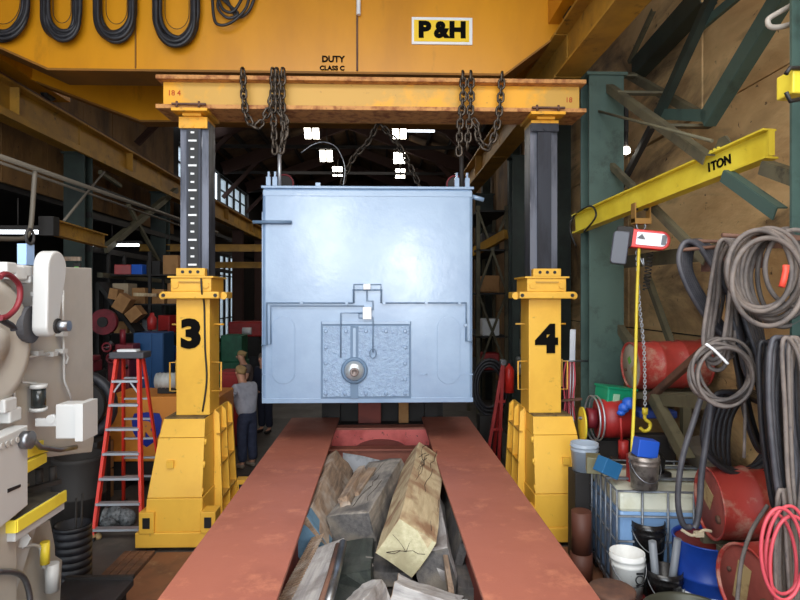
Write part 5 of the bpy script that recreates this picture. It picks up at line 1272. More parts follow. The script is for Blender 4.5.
# tubes and cylinders on the upper frame
c = PX(46, 385, XM + .05)
cy = MB().cyl(PX(38.5, 409, XM + .06), PX(38.5, 387, XM + .06), .045, n=16).build('oil_cylinder', mat('smoked_glass', (40, 44, 44), .2), t)
MB().cyl(PX(38.5, 411, XM + .06), PX(38.5, 407.5, XM + .06), .055, n=16).build('cylinder_cap', cream_white, cy); MB().cyl(PX(38.5, 388, XM + .06), PX(38.5, 384, XM + .06), .055, n=16).build('cylinder_cap', cream_white, cy)
for pts, r in ((((0, 277), (5, 274), (12, 277), (19, 285), (20, 297), (16, 308), (8, 316), (0, 318)), .016),):
    MB().tube(spline([PX(x, y, XM + .32) for x, y in pts], 5), r, 8).build('red_hose', maroon, t)
MB().tube(spline([PX(x, y, XM + .30) for x, y in ((-8, 312), (2, 320), (12, 326), (14, 330))], 5), .018, 8).build('black_hose', rubber, t)
for pts in (((15, 356), (15, 375), (22, 376), (22, 382), (36, 383), (38, 388)), ((15, 360), (14, 400), (17, 420)), ((16, 358), (60, 353)), ((63, 335), (64, 352), (64, 380), (70, 395), (72, 404)), ((63, 290), (63, 335)), ((10, 268), (20, 272), (22, 278)), ((58, 352), (64, 350), (68, 358), (66, 364))):
    MB().tube([PX(x, y, XM + .03) for x, y in pts], .009, 6).build('tubing', cream_white, t)
for (x, y) in ((36, 294), (36, 307), (60, 334), (60, 351), (35, 353), (50, 354)): c = PX(x, y, XM + .02); MB().bx(c.x - .02, c.x + .04, c.y - .03, c.y + .03, c.z - .015, c.z + .015).build('clip', cream_white, t)
for (x, y, s_) in ((14, 273, .06), (20, 271, .05), (4, 268, .05), (26, 279, .04), (8, 415, .06), (3, 405, .06)): c = PX(x, y, XM + .05); MB().bx(c.x - .05, c.x + .05, c.y - s_, c.y + s_, c.z - s_ * .7, c.z + s_ * .7).build('valve', cream_white, t, bevel=.01)
c = PX(30, 262, XM); MB().bx(c.x - .06, c.x + .0, c.y - .04, c.y + .05, c.z - .02, c.z + .12).build('limit_switch', mat('light_blue_plastic', (150, 180, 220), .5), t)
MB().tube([(c.x, c.y + .045 * math.cos(i * PI / 7), c.z + .17 + .05 * math.sin(i * PI / 7)) for i in range(14)], .01, 6, closed=True).build('lifting_eye', dark_iron, t)
# control box on arm
c0 = PY(54, 404, 3.95); c1 = PY(82, 438, 3.95)
cb = MB().bx(c0.x + .02, c1.x - .02, 3.93, 4.08, c1.z, c0.z).build('control_box', cream_white, t, bevel=.006)
MB().bx(c1.x - .02, c1.x + .03, 3.90, 4.10, c1.z - .01, c0.z + .01).build('box_flange', cream_white, cb)
c = PY(52, 422, 3.95); MB().bar((c.x - .1, 3.95, c.z - .0), (c.x + .08, 3.95, c.z), .03, .05).build('box_bracket', cream_white, t)
MB().cyl((c.x, 3.93, c.z + .02), (c.x, 3.99, c.z + .02), .03, n=12).build('knob', cream_white, t)
MB().tube([PX(x, y, XM + .05) for x, y in ((34, 440), (40, 447), (60, 450), (76, 447))], .018, 8).build('support_arm', steel, t)
# punch holders, yellow
side([(28, 447), (44, 440), (44, 448), (50, 446), (50, 451), (28, 458)], XM + .02, .12, 'punch_holder', jib_yellow, bev=.003)
side([(28, 462), (47, 453), (47, 462), (28, 473)], XM + .04, .14, 'stripper_block', jib_yellow, bev=.003)
# die table
XT = XM + .16
ta = PX(17, 533, XT); tb_ = PX(66, 508, XT)
ta = Vector((XT, PX(17, 520, XT).y, 0)); tb_ = Vector((XT, PX(66, 505, XT).y, 0)); zt_ = PX(17, 522, XT).z
MB().bx(XT - .55, XT - .01, ta.y, tb_.y, zt_ - .12, zt_ - .005).build('table', cream_white, t, bevel=.004)
MB().bx(XT - .55, XT - .04, ta.y + .03, tb_.y - .03, zt_ - .004, zt_ + .01).build('table_plate', mat('oily_table_plate', (84, 80, 70), .5, metal=.4, c2=(50, 48, 44), scale=9), t)
MB().bx(XT - .012, XT + .006, ta.y, tb_.y, zt_ - .065, zt_ + .012).build('yellow_edge', jib_yellow, t, bevel=.003)
MB().bx(XT - .08, XT - .0, ta.y - .012, ta.y, zt_ - .065, zt_ + .012).build('yellow_edge', jib_yellow, t, bevel=.003)
for k in range(2): c = Vector((XT - .22 + .06 * k, ta.y + .62 + .06 * k, zt_ + .01)); MB().cyl(c, c + Vector((0, 0, .13)), .025, n=10).build('die_post', dark_iron, t)
MB().bar((XT - .4, ta.y + .25, zt_ + .03), (XT - .12, ta.y + .7, zt_ + .03), .05, .03).build('die_bar', dark_iron, t); MB().bar((XT - .25, ta.y + .2, zt_ + .025), (XT - .3, ta.y + .6, zt_ + .03), .04, .03).build('die_bar', steel, t)
MB().prism([(XT - .12, ta.y + .05, zt_ - .12), (XT - .12, tb_.y - .1, zt_ - .12), (XT - .12, ta.y + .2, zt_ - .5), (XT - .12, ta.y + .05, zt_ - .6)], (-.3, 0, 0)).build('table_bracket', cream_white, t)
MB().tube(spline([PX(x, y, XM + .04) for x, y in ((22, 547), (34, 545), (40, 548), (42, 560), (44, 568))], 4), .012, 6).build('hose', cream_white, t)
c = PX(45, 552, XM + .06); MB().cyl(c + Vector((0, 0, -.08)), c + Vector((0, 0, .07)), .03, n=12).build('filter', jib_yellow, t)
c = PX(52, 572, XM + .06); MB().cyl(c + Vector((0, 0, -.13)), c + Vector((0, 0, .06)), .045, n=14).build('canister', cream_white, t)
MB().tube(spline([PX(x, y, XM + .12) for x, y in ((-5, 572), (14, 572), (24, 578), (29, 592), (30, 604))], 4), .018, 8).build('bent_rail', steel, t)
# ------------------------------------------------------------------ floor things beside the press
def ribbed(name, label, x, y, Y, r, z0, z1, cat='drum'):
    c = PY(x, y, Y); prof = [(.001, z0)]; z = z0; k = 0
    while z < z1: prof += [(r, z), (r, min(z + .05, z1)), (r * .95, min(z + .055, z1)), (r * .95, min(z + .07, z1))]; z += .07
    prof += [(r, z1), (r * .9, z1), (r * .85, z0 + .1), (.001, z0 + .1)]
    t = thing(name, label, cat, (c.x, Y, 0)); MB().lathe(prof, 28, Matrix.Translation((c.x, Y, 0))).build('body', rubber, t); return t, c
zt_ = PY(72, 520, 6.0)
t, c = ribbed('ribbed_tub', 'black ribbed plastic tub on the floor beside the yellow edged table', 73, 520, 5.9, .17, 0, 2.9 - (520 - 297) / 590 * 5.9)
for k in range(2): tag(MB().cyl((c.x + .02 + .04 * k, 5.9, .12), (c.x + .03 + .06 * k, 5.9, .92 + .05 * k), .01, n=6).build('thin_rod', dark_iron, at=(c.x, 5.9, .1)), ('straight thin rod standing in the black ribbed tub', 'leaning thin rod standing in the black ribbed tub')[k], 'rod')
c = PY(62, 475, 7.2); t = thing('dark_barrel', 'big dark barrel standing beyond the yellow punch holder', 'barrel', (c.x, 7.4, 0))
MB().lathe([(.001, 0), (.3, 0), (.31, .4), (.32, .41), (.31, .42), (.31, .85), (.32, .9), (.28, .9), (.27, .5), (.001, .5)], 28, Matrix.Translation((c.x, 7.6, 0))).build('shell', dark_iron, t)
c = PY(88, 448, 8.4)
for k, (dz, lb) in enumerate(((0, 'lower brown cardboard box stacked behind the dark barrel'), (.42, 'upper brown cardboard box of the stack behind the dark barrel'))):
    b = thing('cardboard_box', lb, 'box', (c.x, 8.5, dz)); MB().bx(c.x - .24, c.x + .2, 8.3, 8.75, dz + .002, dz + .40).build('carton', cardboard, b, bevel=.008); MB().bx(c.x - .24, c.x + .2, 8.5, 8.55, dz + .40, dz + .403).build('tape', mat('tan_tape', (150, 110, 70), .4), b)
c = PY(76, 478, 8.0); bucket('red_bucket', 'small red bucket on the floor in front of the stacked cartons', (c.x + .08, 7.95, 0), red_paint, r=.13, h=.32)
# plastic wrapped bundle under ladder
c = PZ(107, 528, 0)
blob('wrapped_bundle', 'grey plastic-wrapped bundle on the floor under the ladder', 'bundle', [((c.x - .12, c.y + .1, .10), .14), ((c.x + .05, c.y + .12, .11), .15), ((c.x + .2, c.y + .1, .09), .13), ((c.x + .02, c.y + .0, .07), .1)], mat('grey_plastic_film', (120, 124, 126), .2, c2=(60, 62, 64), scale=18, bump=1.0, bscale=24))
c = PZ(92, 540, 0); blob('tan_rag', 'small tan rag on the floor beside the ladder foot', 'rag', [((c.x, c.y, .04), .06), ((c.x + .06, c.y + .02, .035), .05)], label_tan)
# low black cart at the bottom
a = PZ(38, 606, .42); b_ = PZ(130, 578, .42)
t = thing('low_cart', 'low black steel platform at the bottom beside the tower 3 side beam', 'platform', ((a.x + b_.x) / 2, 3.9, 0))
Ya, Yb = PZ(60, 615, .42).y, PZ(100, 577, .42).y
MB().bx(PZ(40, 600, .42).x, PZ(122, 590, .42).x, Ya, Yb, .34, .40).build('deck', mat('black_platform_plate', (46, 44, 46), .5, c2=(34, 32, 34), scale=3, dirt=(84, 76, 68), dscale=5), t, bevel=.008)
X0, X1 = PZ(40, 600, .42).x, PZ(122, 590, .42).x
for x, y in ((X0 + .08, Ya + .1), (X1 - .08, Ya + .1), (X0 + .08, Yb - .1), (X1 - .08, Yb - .1)): MB().bx(x - .04, x + .04, y - .04, y + .04, 0, .34).build('leg', dark_iron, t)
MB().bx(X0, X1, Yb - .02, Yb + .02, .40, .43).build('rear_lip', dark_iron, t)
# floor planks and plate in front of tower 3
planks = wood('brown_floor_plank', (128, 88, 62), (104, 70, 50), (84, 60, 46))
for k in range(4):
    a = PZ(138 - k * 8, 594, .05); X0 = -2.62 - k * .085
    tag(MB().bx(X0, X0 + .078, 5.62 + .03 * k, 6.72, 0.001, .05).build('floor_plank', planks, at=(X0, 6, 0), bevel=.004), ('plank nearest the steel plate in front of tower 3', 'second plank from the steel plate in front of tower 3', 'third plank from the steel plate in front of tower 3', 'plank furthest from the steel plate in front of tower 3')[k], 'plank', 'floor planks before tower 3')
t = thing('steel_plate', 'rusty brown steel plate lying on the floor in front of tower 3', 'plate', (-2.0, 6.1, 0))
MB().bx(-2.52, -1.5, 5.55, 6.72, 0.002, .03).build('plate', mat('brown_rust_plate', (128, 84, 58), .7, c2=(104, 70, 52), scale=3, dirt=(150, 120, 90), dscale=5), t, bevel=.003)
for x in (-2.4, -2.15): MB().bx(x - .06, x + .06, 5.57, 5.63, .03, .05).build('cleat', rusty, t)
tag(MB().bx(1.75, 2.9, 5.3, 6.72, 0.002, .03).build('steel_plate', MATS['brown_rust_plate'], at=(2.2, 6, 0), bevel=.003), 'rusty brown plate on the floor in front of tower 4', 'plate')

# ------------------------------------------------------------------ overhead on the aisle side
def col_rod(name, label, a, b_, r, m, cat='pipe', group=None): return tag(MB().cyl(a, b_, r, n=8).build(name, m, at=a), label, cat, group)
col_rod('long_pipe', 'long grey overhead pipe running along the dark aisle', PX(-30, 146, -4.6), PX(181, 218, -4.6) + Vector((0, 3, 0)), .035, mat('dusty_grey_pipe', (116, 108, 96), .6))
tag(MB().tube(spline([PX(35, 171, -4.6), PX(33, 200, -4.6), PX(31, 225, -4.6), PX(27, 236, -4.6), PX(18, 239, -4.6), PX(-20, 238, -4.6)], 4), .032, 8).build('drop_pipe', MATS['dusty_grey_pipe'], at=PX(35, 171, -4.6)), 'grey pipe dropping from the long pipe and turning over the cream press', 'pipe')
col_rod('second_pipe', 'thinner second pipe just below the long grey pipe', PX(-30, 152, -4.75), PX(181, 226, -4.75), .02, MATS['dusty_grey_pipe'])
t = thing('small_jib_beam', 'short dull yellow beam hung by a rod from the aisle column', 'jib crane', PX(104, 250, -4.6))
a = PX(52, 227, -4.55); b_ = PX(104, 247, -4.55); b_.z = a.z - .05
MB().ibeam(a, b_, .12, .22, .02, .02).build('beam', runway_yellow, t); MB().bx(a.x - .1, a.x + .1, a.y - .15, a.y, a.z - .13, a.z + .13).build('end_block', dark_iron, t)
MB().cyl(a + Vector((0, .3, .12)), PX(104, 172, -4.9), .02, n=6).build('tie_rod', MATS['dusty_grey_pipe'], t)
for (x, y, Y, ln, lb) in ((18, 232, 9.0, 1.0, 'lit fluorescent tube in the dark aisle above the cream press'), (128, 191, 15.0, .0, ''), (112, 245, 13.5, 1.2, 'lit fluorescent tube in the aisle beside the dull yellow beam'), (191, 126, 21.0, 2.2, 'lit fluorescent tube high up beside the inner post of tower 3')):
    if ln == 0: continue
    c = PY(x, y, Y)
    l = thing('fluorescent_light', lb, 'light', c, group='fluorescent tubes'); MB().bar(c + Vector((-ln / 2 - .05, 0, .06)), c + Vector((ln / 2 + .05, 0, .06)), .12, .06).build('housing', dark_iron, l); MB().cyl(c + Vector((-ln / 2, 0, 0)), c + Vector((ln / 2, 0, 0)), .03, n=8).build('tube', tube_glow, l)
    MB().cyl(c + Vector((0, 0, .08)), c + Vector((0, 0, .5)), .01, n=6).build('hanger', dark_iron, l)
# aisle bracing + shelving
t = thing('aisle_bracing', 'dark cross braces and rails between the aisle columns', 'steel bracing', (-6.2, 14, 3))
for a, b_, w_ in (((104, 250), (176, 190), .14), ((128, 205), (163, 270), .08), ((100, 172), (120, 186), .08)):
    MB().bar(PX(*a, -6.0), PX(*b_, -6.0), w_, w_).build('brace', olive, t)
for z in (3.9, 4.6, 5.2): MB().bx(-6.1, -6.0, 12.4, 24, z - .06, z + .06).build('rail', dark_iron, t)
MB().bar(PX(100, 275, -6.0), PX(172, 282, -6.0), .12, .10).build('rail', olive, t)
# junk rack with cartons
t = thing('junk_rack', 'dark steel rack loaded with cartons behind the blue cabinet', 'rack', (-5.4, 13.6, 0))
for x in (-6.0, -5.1, -4.2):
    for y in (13.2, 14.0): MB().bx(x - .03, x + .03, y - .03, y + .03, 0, 3.9).build('upright', dark_iron, t)
zs = (.5, 1.35, 2.1, 2.75, 3.4)
for z in zs: MB().bx(-6.05, -4.15, 13.15, 14.05, z - .03, z).build('shelf', dark_iron, t)
R2 = random.Random(11); n_ = 0
kinds = [(cardboard, 'brown carton', 'box'), (mat('pale_carton', (178, 158, 130), .8), 'pale carton', 'box'), (dark_iron, 'dark iron part', 'part box'), (red_paint, 'red tin', 'tin'), (mat('grey_bin', (96, 98, 100), .6), 'grey bin', 'bin'), (blue_plastic, 'blue bin', 'bin')]
pos = ['at the aisle end', 'beside the aisle-end item', 'in the middle', 'right of the middle', 'at the tower 3 end']
for zi, z in enumerate(zs[1:], 1):
    x = -5.95; k = 0
    while x < -4.4 and k < 5:
        wd = R2.uniform(.22, .4); hh = R2.uniform(.2, .5); mm, lb, ct = kinds[R2.randrange(6) if zi != 3 else R2.choice([0, 0, 1])]
        Mx = Matrix.Translation((x + wd / 2, 13.45, z + .001)) @ Matrix.Rotation(R2.uniform(-.2, .2), 4, 'Z')
        o = MB().bx(-wd / 2 + .02, wd / 2 - .02, -.2, .2, 0, hh, Mx).build('rack_' + ct.replace(' ', '_'), mm, at=(x + wd / 2, 13.45, z), bevel=.01)
        tag(o, '%s on the %s rack shelf, %s' % (lb, ('', 'lowest', 'second', 'third', 'top')[zi], pos[k]), ct, 'items on the junk rack'); x += wd + .03; k += 1
# tilted cartons on a diagonal chute in front of the rack
a = PY(102, 283, 12.9); b_ = PY(139, 332, 12.9)
t = thing('sloping_chute', 'dark sloping steel chute in front of the junk rack', 'chute', (b_.x, 12.8, 0))
MB().bar(a, b_, .5, .08).build('tray', dark_iron, t); MB().bx(b_.x - .05, b_.x + .03, 12.7, 12.9, 0, b_.z).build('leg', dark_iron, t); MB().bx(a.x - .05, a.x + .03, 12.7, 12.9, 0, a.z).build('leg', dark_iron, t)
for (x, y, s_, r_, lb) in ((124, 303, .34, .55, 'largest tilted carton on the sloping chute'), (136, 314, .30, .9, 'lower tilted carton on the sloping chute'), (116, 294, .22, .2, 'small pale carton high on the sloping chute')):
    c = PY(x, y, 12.6); q_ = MB().bx(-s_ * .4, s_ * .4, -.15, .15, -s_ * .5, s_ * .5, Matrix.Translation(c) @ Matrix.Rotation(r_, 4, 'Y')); tag(q_.build('tilted_carton', cardboard, at=c, bevel=.006), lb, 'box', 'cartons on the chute')
c = PY(145, 299, 12.8); tag(MB().bar(c + Vector((-.22, 0, .1)), c + Vector((.26, 0, .08)), .12, .07).build('light_plank', w_tan, at=c), 'short light plank lying level beside the tilted cartons', 'plank')
# red machinery lumps
def machine(name, label, x0, y0, x1, y1, Y, dp, m, m2, cat='machine', seed=1, wheels=2):
    Rr = random.Random(seed); a = PY(x0, y0, Y); b = PY(x1, y1, Y); X0, X1, zt, zb = a.x, b.x, a.z, max(b.z, 0)
    t = thing(name, label, cat, ((X0 + X1) / 2, Y + dp / 2, 0)); Wd = X1 - X0; H = zt - zb
    MB().bx(X0 + .05 * Wd, X1 - .05 * Wd, Y + .1, Y + dp, 0, zb + H * .15).build('base', dark_iron, t)
    MB().bx(X0 + .1 * Wd, X1 - .15 * Wd, Y + .1, Y + dp * .9, zb + H * .15, zb + H * .6).build('body', m, t, bevel=.02)
    MB().bx(X0 + .3 * Wd, X1 - .05 * Wd, Y + .15, Y + dp * .7, zb + H * .6, zb + H * .8).build('head', m, t, bevel=.02)
    MB().cyl((X0 + .55 * Wd, Y + .2, zb + H * .8), (X0 + .55 * Wd, Y + .2, zt), Wd * .1, n=14).build('column', m2, t)
    for k in range(wheels):
        cx = X0 + Wd * Rr.uniform(.15, .85); cz = zb + H * Rr.uniform(.35, .85); r = min(Wd, H) * Rr.uniform(.13, .2)
        w_ = MB().tube([(cx + r * math.cos(i * PI / 9), Y, cz + r * math.sin(i * PI / 9)) for i in range(18)], .02, 6, closed=True).build('hand_wheel', m2, t)
        MB().bar((cx - r, Y, cz), (cx + r, Y, cz), .02, .02).build('spoke', m2, w_); MB().cyl((cx, Y, cz), (cx, Y + .14, cz), .02, n=8).build('shaft', steel, w_)
    for k in range(4):
        x = X0 + Wd * Rr.uniform(.1, .9); z = zb + H * Rr.uniform(.2, .8); MB().cyl((x, Y + .1, z), (x + Rr.uniform(-.1, .1), Y, z + .05), .03, n=8).build('fitting', [steel, dark_iron, m2][k % 3], t)
    return t
machine('red_drill_press', 'maroon machine with hand wheels between the aisle column and the blue cabinet', 102, 330, 131, 405, 10.8, .7, maroon, maroon, seed=3, wheels=3)
machine('red_valve_press', 'red machine on a low base beyond the cream press', 66, 352, 90, 378, 9.6, .6, maroon, red_paint, seed=9, wheels=1)
c = PY(103, 322, 11.6); t = thing('red_reel', 'round maroon reel fixed to the aisle column', 'reel', c)
MB().cyl(c, c + Vector((.0, .12, 0)), .25, n=24).build('disc', maroon, t); MB().cyl(c + Vector((0, -.04, 0)), c, .1, n=16).build('hub', dark_iron, t); MB().bx(c.x - .03, c.x + .03, 11.72, 12.2, c.z - .05, c.z + .05).build('arm', dark_iron, t); MB().bar((c.x, 12.15, c.z), (-6.15, 12.15, c.z), .06, .06).build('arm', dark_iron, t)
c = PY(152, 320, 12.4); t = thing('red_canister', 'small bright red canister above the blue cabinet', 'canister', (c.x, 12.4, c.z - .3)); MB().lathe([(.09, .05), (.10, .28), (.05, .34), (.04, .4), (0, .4)], 16, Matrix.Translation((c.x, 12.4, c.z - .25))).build('body', red_paint, t); MB().bx(c.x - .02, c.x + .02, 12.28, 13.3, c.z - .3, c.z - .25).build('shelf_arm', dark_iron, t)
a = PY(84, 334, 9.2); b_ = PY(92, 378, 9.2)
t = thing('white_angle', 'tall white angle bracket leaning behind the cream press', 'bracket', (b_.x, 9.2, 0)); MB().bar(a, (b_.x + .12, 9.2, 0), .03, .11).build('leg', white_paint, t) if False else MB().bar((a.x + .03, 9.2, a.z), (b_.x + .12, 9.0, 0.02), .11, .05).build('upright', cream_white, t)
MB().bar((a.x - .08, 9.2, a.z), (a.x + .1, 9.2, a.z - .01), .05, .10).build('top_arm', cream_white, t)
c = PY(82, 396, 8.3); t = thing('tyre', 'large dark wheel standing on the floor behind the press', 'wheel', (c.x, 8.3, 0))
MB().tube([(c.x + .42 * math.cos(i * PI / 14), 8.3, .50 + c.z * 0 + .9 + .42 * math.sin(i * PI / 14) - .0) for i in range(28)], .07, 8, closed=True).build('tread', rubber, t)
MB().cyl((c.x, 8.25, 1.40), (c.x, 8.35, 1.40), .32, n=28).build('disc', dark_iron, t); MB().bx(c.x - .3, c.x + .3, 8.1, 8.5, 0, .93).build('stand', dark_iron, t)
c = PY(76, 270, 9.0); t = thing('wall_meter', 'small handheld meter with a green display hanging on the aisle column', 'meter', c); MB().bx(c.x - .05, c.x + .06, 9.0, 9.04, c.z - .1, c.z + .1).build('case', dark_iron, t, bevel=.01); MB().bx(c.x - .02, c.x + .04, 8.99, 9.0, c.z - .02, c.z + .05).build('display', mat('green_display', (90, 150, 70), .4, emit=((90, 170, 70), .4)), t)
MB().bx(c.x - .2, c.x + .05, 9.02, 9.06, c.z + .14, c.z + .2).build('wood_block', w_brown, t); MB().cyl((c.x, 9.03, c.z + .1), (c.x, 9.03, c.z + .14), .008, n=6).build('string', black, t)
# green lathe and bench, red bin, behind tower 3
c0 = PY(205, 330, 15.5)
t = thing('green_lathe', 'green lathe bed seen between tower 3 and the blue-grey box', 'lathe', (c0.x + .5, 16, 0))
MB().bx(c0.x + .0, c0.x + .95, 15.5, 16.4, .0, 1.2).build('bed', green_paint, t, bevel=.02); MB().bx(c0.x + .4, c0.x + .95, 15.5, 16.2, 1.2, 1.9).build('headstock', green_paint, t, bevel=.03)
MB().cyl((c0.x + .2, 15.45, 1.6), (c0.x + .4, 15.45, 1.6), .14, n=16).build('chuck', steel, t); MB().bx(c0.x + .02, c0.x + .25, 15.5, 16.2, 1.2, 1.45).build('tailstock', green_paint, t)
c = PY(229, 383, 11.5); a = PY(220, 374, 11.5); b_ = PY(240, 398, 11.5)
t = thing('red_bin', 'bright red bin behind the man in the grey T-shirt', 'bin', (c.x, 11.7, 0)); MB().bx(a.x, b_.x, 11.5, 12.0, 0.02, a.z).build('tub', red_paint, t, bevel=.02); MB().bx(a.x - .02, b_.x + .02, 11.48, 12.02, a.z, a.z + .04).build('rim', red_paint, t)
c = PY(244, 331, 20); t = thing('red_tractor', 'red and silver machine far down the hall beside the blue-grey box', 'machine', (c.x, 20.4, 0))
a = PY(228, 322, 20); b_ = PY(262, 345, 20); MB().bx(a.x, b_.x, 20, 21, a.z - .5, a.z).build('hood', red_paint, t, bevel=.05); MB().bx(a.x + .1, b_.x - .1, 20.1, 20.9, .5, a.z - .5).build('chassis', dark_iron, t)
for x in (a.x + .25, b_.x - .3): MB().cyl((x, 20, .45), (x, 20.2, .45), .45, n=20).build('wheel', rubber, t)
MB().cyl((a.x + .5, 19.95, a.z - .3), (a.x + .8, 19.95, a.z - .3), .12, n=12).build('tank', white_paint, t)
# beams crossing behind tower 3 (far yellow cranes)
for k, (y, Y, lb) in enumerate(((248, 17.0, 'yellow crossing beam between tower 3 and box, the upper one'), (265, 19.5, 'yellow crossing beam between tower 3 and box, the lower one'))):
    a = PY(206, y, Y); tag(MB().ibeam((XL + .1, Y, a.z), (-3.2, Y, a.z), .12, .2).build('crossing_beam', runway_yellow, at=(XL, Y, a.z)), lb, 'beam', 'far yellow beams')
a = PX(205, 160, -6.0); 
# racks filling the far right behind the box
t = thing('far_rack', 'dark rack with cross braces between the box and tower 4', 'rack', (2.0, 14, 0))
for y in (13.5, 15.0, 16.5): MB().bx(2.2, 2.28, y, y + .08, 0, 5).build('upright', olive, t); MB().bx(2.85, 2.93, y, y + .08, 0, 5).build('upright', olive, t) if y > 13 else None
for z in (1.2, 2.0, 3.0, 4.0, 4.9): MB().bx(2.2, 2.93, 13.5, 16.58, z - .04, z).build('shelf', dark_iron, t)
for z0, z1 in ((1.2, 3.0), (3.0, 4.9)): MB().bar((2.22, 13.5, z0), (2.9, 13.5, z1), .05, .05).build('brace', olive, t); MB().bar((2.9, 13.48, z0), (2.22, 13.48, z1), .05, .05).build('brace', olive, t)
MB().bar(PY(474, 252, 14), PY(506, 234, 12.9), .1, .2).build('yellow_arm', runway_yellow, t)
for k, (z, mm, lb, ct) in enumerate(((1.2, red_paint, 'red tin on the lowest shelf of the dark rack', 'tin'), (2.0, white_paint, 'white and red sack on the second shelf of the dark rack', 'sack'), (3.0, cardboard, 'carton on the third shelf of the dark rack', 'box'), (4.0, dark_iron, 'dark motor on the upper shelf of the dark rack', 'motor'))):
    o = MB().bx(2.35, 2.75, 13.6, 13.95, z + .001, z + .4).build('rack_' + ct, mm, at=(2.5, 13.7, z), bevel=.03); tag(o, lb, ct, 'items on the far rack')
# red stand, extinguisher, hose ring near tower 4
a = PY(503, 362, 9.6); b_ = PY(492, 415, 9.6)
t = thing('red_jack_stand', 'dark red folding stand beside the column behind tower 4', 'stand', (b_.x, 9.7, 0))
for dx in (-.12, .10): MB().bar((a.x, 9.6, a.z), (b_.x + dx, 9.5 + abs(dx), 0.0), .05, .05).build('leg', red_paint, t)
MB().bar((a.x, 9.6, a.z), (b_.x + .1, 10.1, 0), .05, .05).build('leg', red_paint, t)
for u in (.35, .6, .85): c = Vector((a.x, 9.6, a.z)).lerp(Vector((b_.x - .1, 9.6, 0)), u); MB().bx(c.x - .02, c.x + .1 + u * .1, 9.58, 9.62, c.z - .02, c.z + .02).build('rung', red_paint, t)
MB().cyl((a.x, 9.55, a.z), (a.x, 9.65, a.z), .05, n=12).build('pivot', steel, t)
c = PY(509, 377, 9.9); t = thing('fire_extinguisher', 'red fire extinguisher hanging on the column behind tower 4', 'fire extinguisher', (c.x, 9.9, c.z - .27))
MB().lathe([(.001, -.27), (.085, -.26), (.085, .12), (.05, .18), (.02, .2), (.02, .24), (0, .24)], 18, Matrix.Translation((c.x, 9.9, c.z))).build('body', bright_red, t); MB().bx(c.x - .05, c.x + .05, 9.87, 9.91, c.z + .23, c.z + .27).build('valve', black, t); MB().tube([(c.x + .04, 9.87, c.z + .24), (c.x + .1, 9.85, c.z + .1), (c.x + .1, 9.85, c.z - .1)], .012, 6).build('hose', black, t)
MB().bx(c.x - .04, c.x + .04, 9.99, 12.1, c.z, c.z + .05).build('bracket', dark_iron, t)
c = PY(491, 388, 10.5); t = thing('tyre_ring', 'black hose ring leaning beside the red folding stand', 'hose', (c.x, 10.6, 0)); 
for k in range(3): MB().tube([(c.x + (.32 - .05 * k) * math.cos(i * PI / 12), 10.6 + .03 * k, c.z + (.5 - .06 * k) * math.sin(i * PI / 12)) for i in range(24)], .03, 6, closed=True).build('loop', rubber, t)
MB().bx(c.x - .2, c.x + .2, 10.5, 10.8, 0, c.z - .5).build('crate', dark_iron, t)
for k, (x, y, lb) in enumerate(((526, 347, 'upper grey junction box on the column behind tower 4'), (522, 366, 'round lower grey fitting on the column behind tower 4'))):
    c = PY(x, y, 11.9); o = thing('junction_box', lb, 'junction box', c); MB().bx(c.x - .1, c.x + .1, 11.9, 12.1, c.z - .18, c.z + .18).build('box', mat('grey_fitting', (120, 124, 122), .5), o, bevel=.04); MB().cyl((c.x, 11.88, c.z), (c.x, 11.9, c.z), .05, n=12).build('dial', white_paint, o)
    MB().cyl((c.x, 12.0, c.z + .18), (c.x, 12.0, c.z + 1.1), .02, n=6).build('conduit', olive, o)
# leaning silver tube and red hoses right of tower 4
tag(MB().bar(PY(573, 330, 8.8), PY(563, 372, 8.4) - Vector((0, .3, PY(563, 372, 8.4).z)), .08, .08).build('leaning_tube', alu, at=(3, 8.4, 0)), 'pale square tube leaning between tower 4 and the green column', 'tube')
for k in range(5):
    P = [PY(566 + k * 2, 362, 7.7), PY(563 + k * 3, 380, 7.68), PY(565 + k * 2, 402, 7.66), PY(563 + k * 3, 420, 7.64)]
    o = MB().tube(spline(P, 4), .012, 6).build('air_hose', maroon if k % 2 else pink_hose, at=P[0]); tag(o, 'thin %s hose between tower 4 and the green column, %s' % (('pinkish', 'maroon')[k % 2], ('nearest the tower', 'second from the tower', 'in the middle', 'second from the column', 'nearest the column')[k]), 'hose', 'thin red hoses behind tower 4')
c = PY(568, 361, 7.7); tag(MB().cyl((c.x - .15, 7.7, c.z), (2.8, 7.7, c.z + .0), .012, n=8).build('hose_rail', steel, at=c), 'small rail carrying the thin red hoses behind tower 4', 'rail')
a = PY(560, 400, 7.7); tag(MB().bar((2.62, 7.62, PY(600, 399, 7.6).z), (2.3, 7.62, PY(600, 401, 7.6).z), .03, .03).build('thin_bar', rusty, at=(2.5, 7.6, 1.5)), 'thin rusty bar reaching from the green column toward tower 4', 'bar')

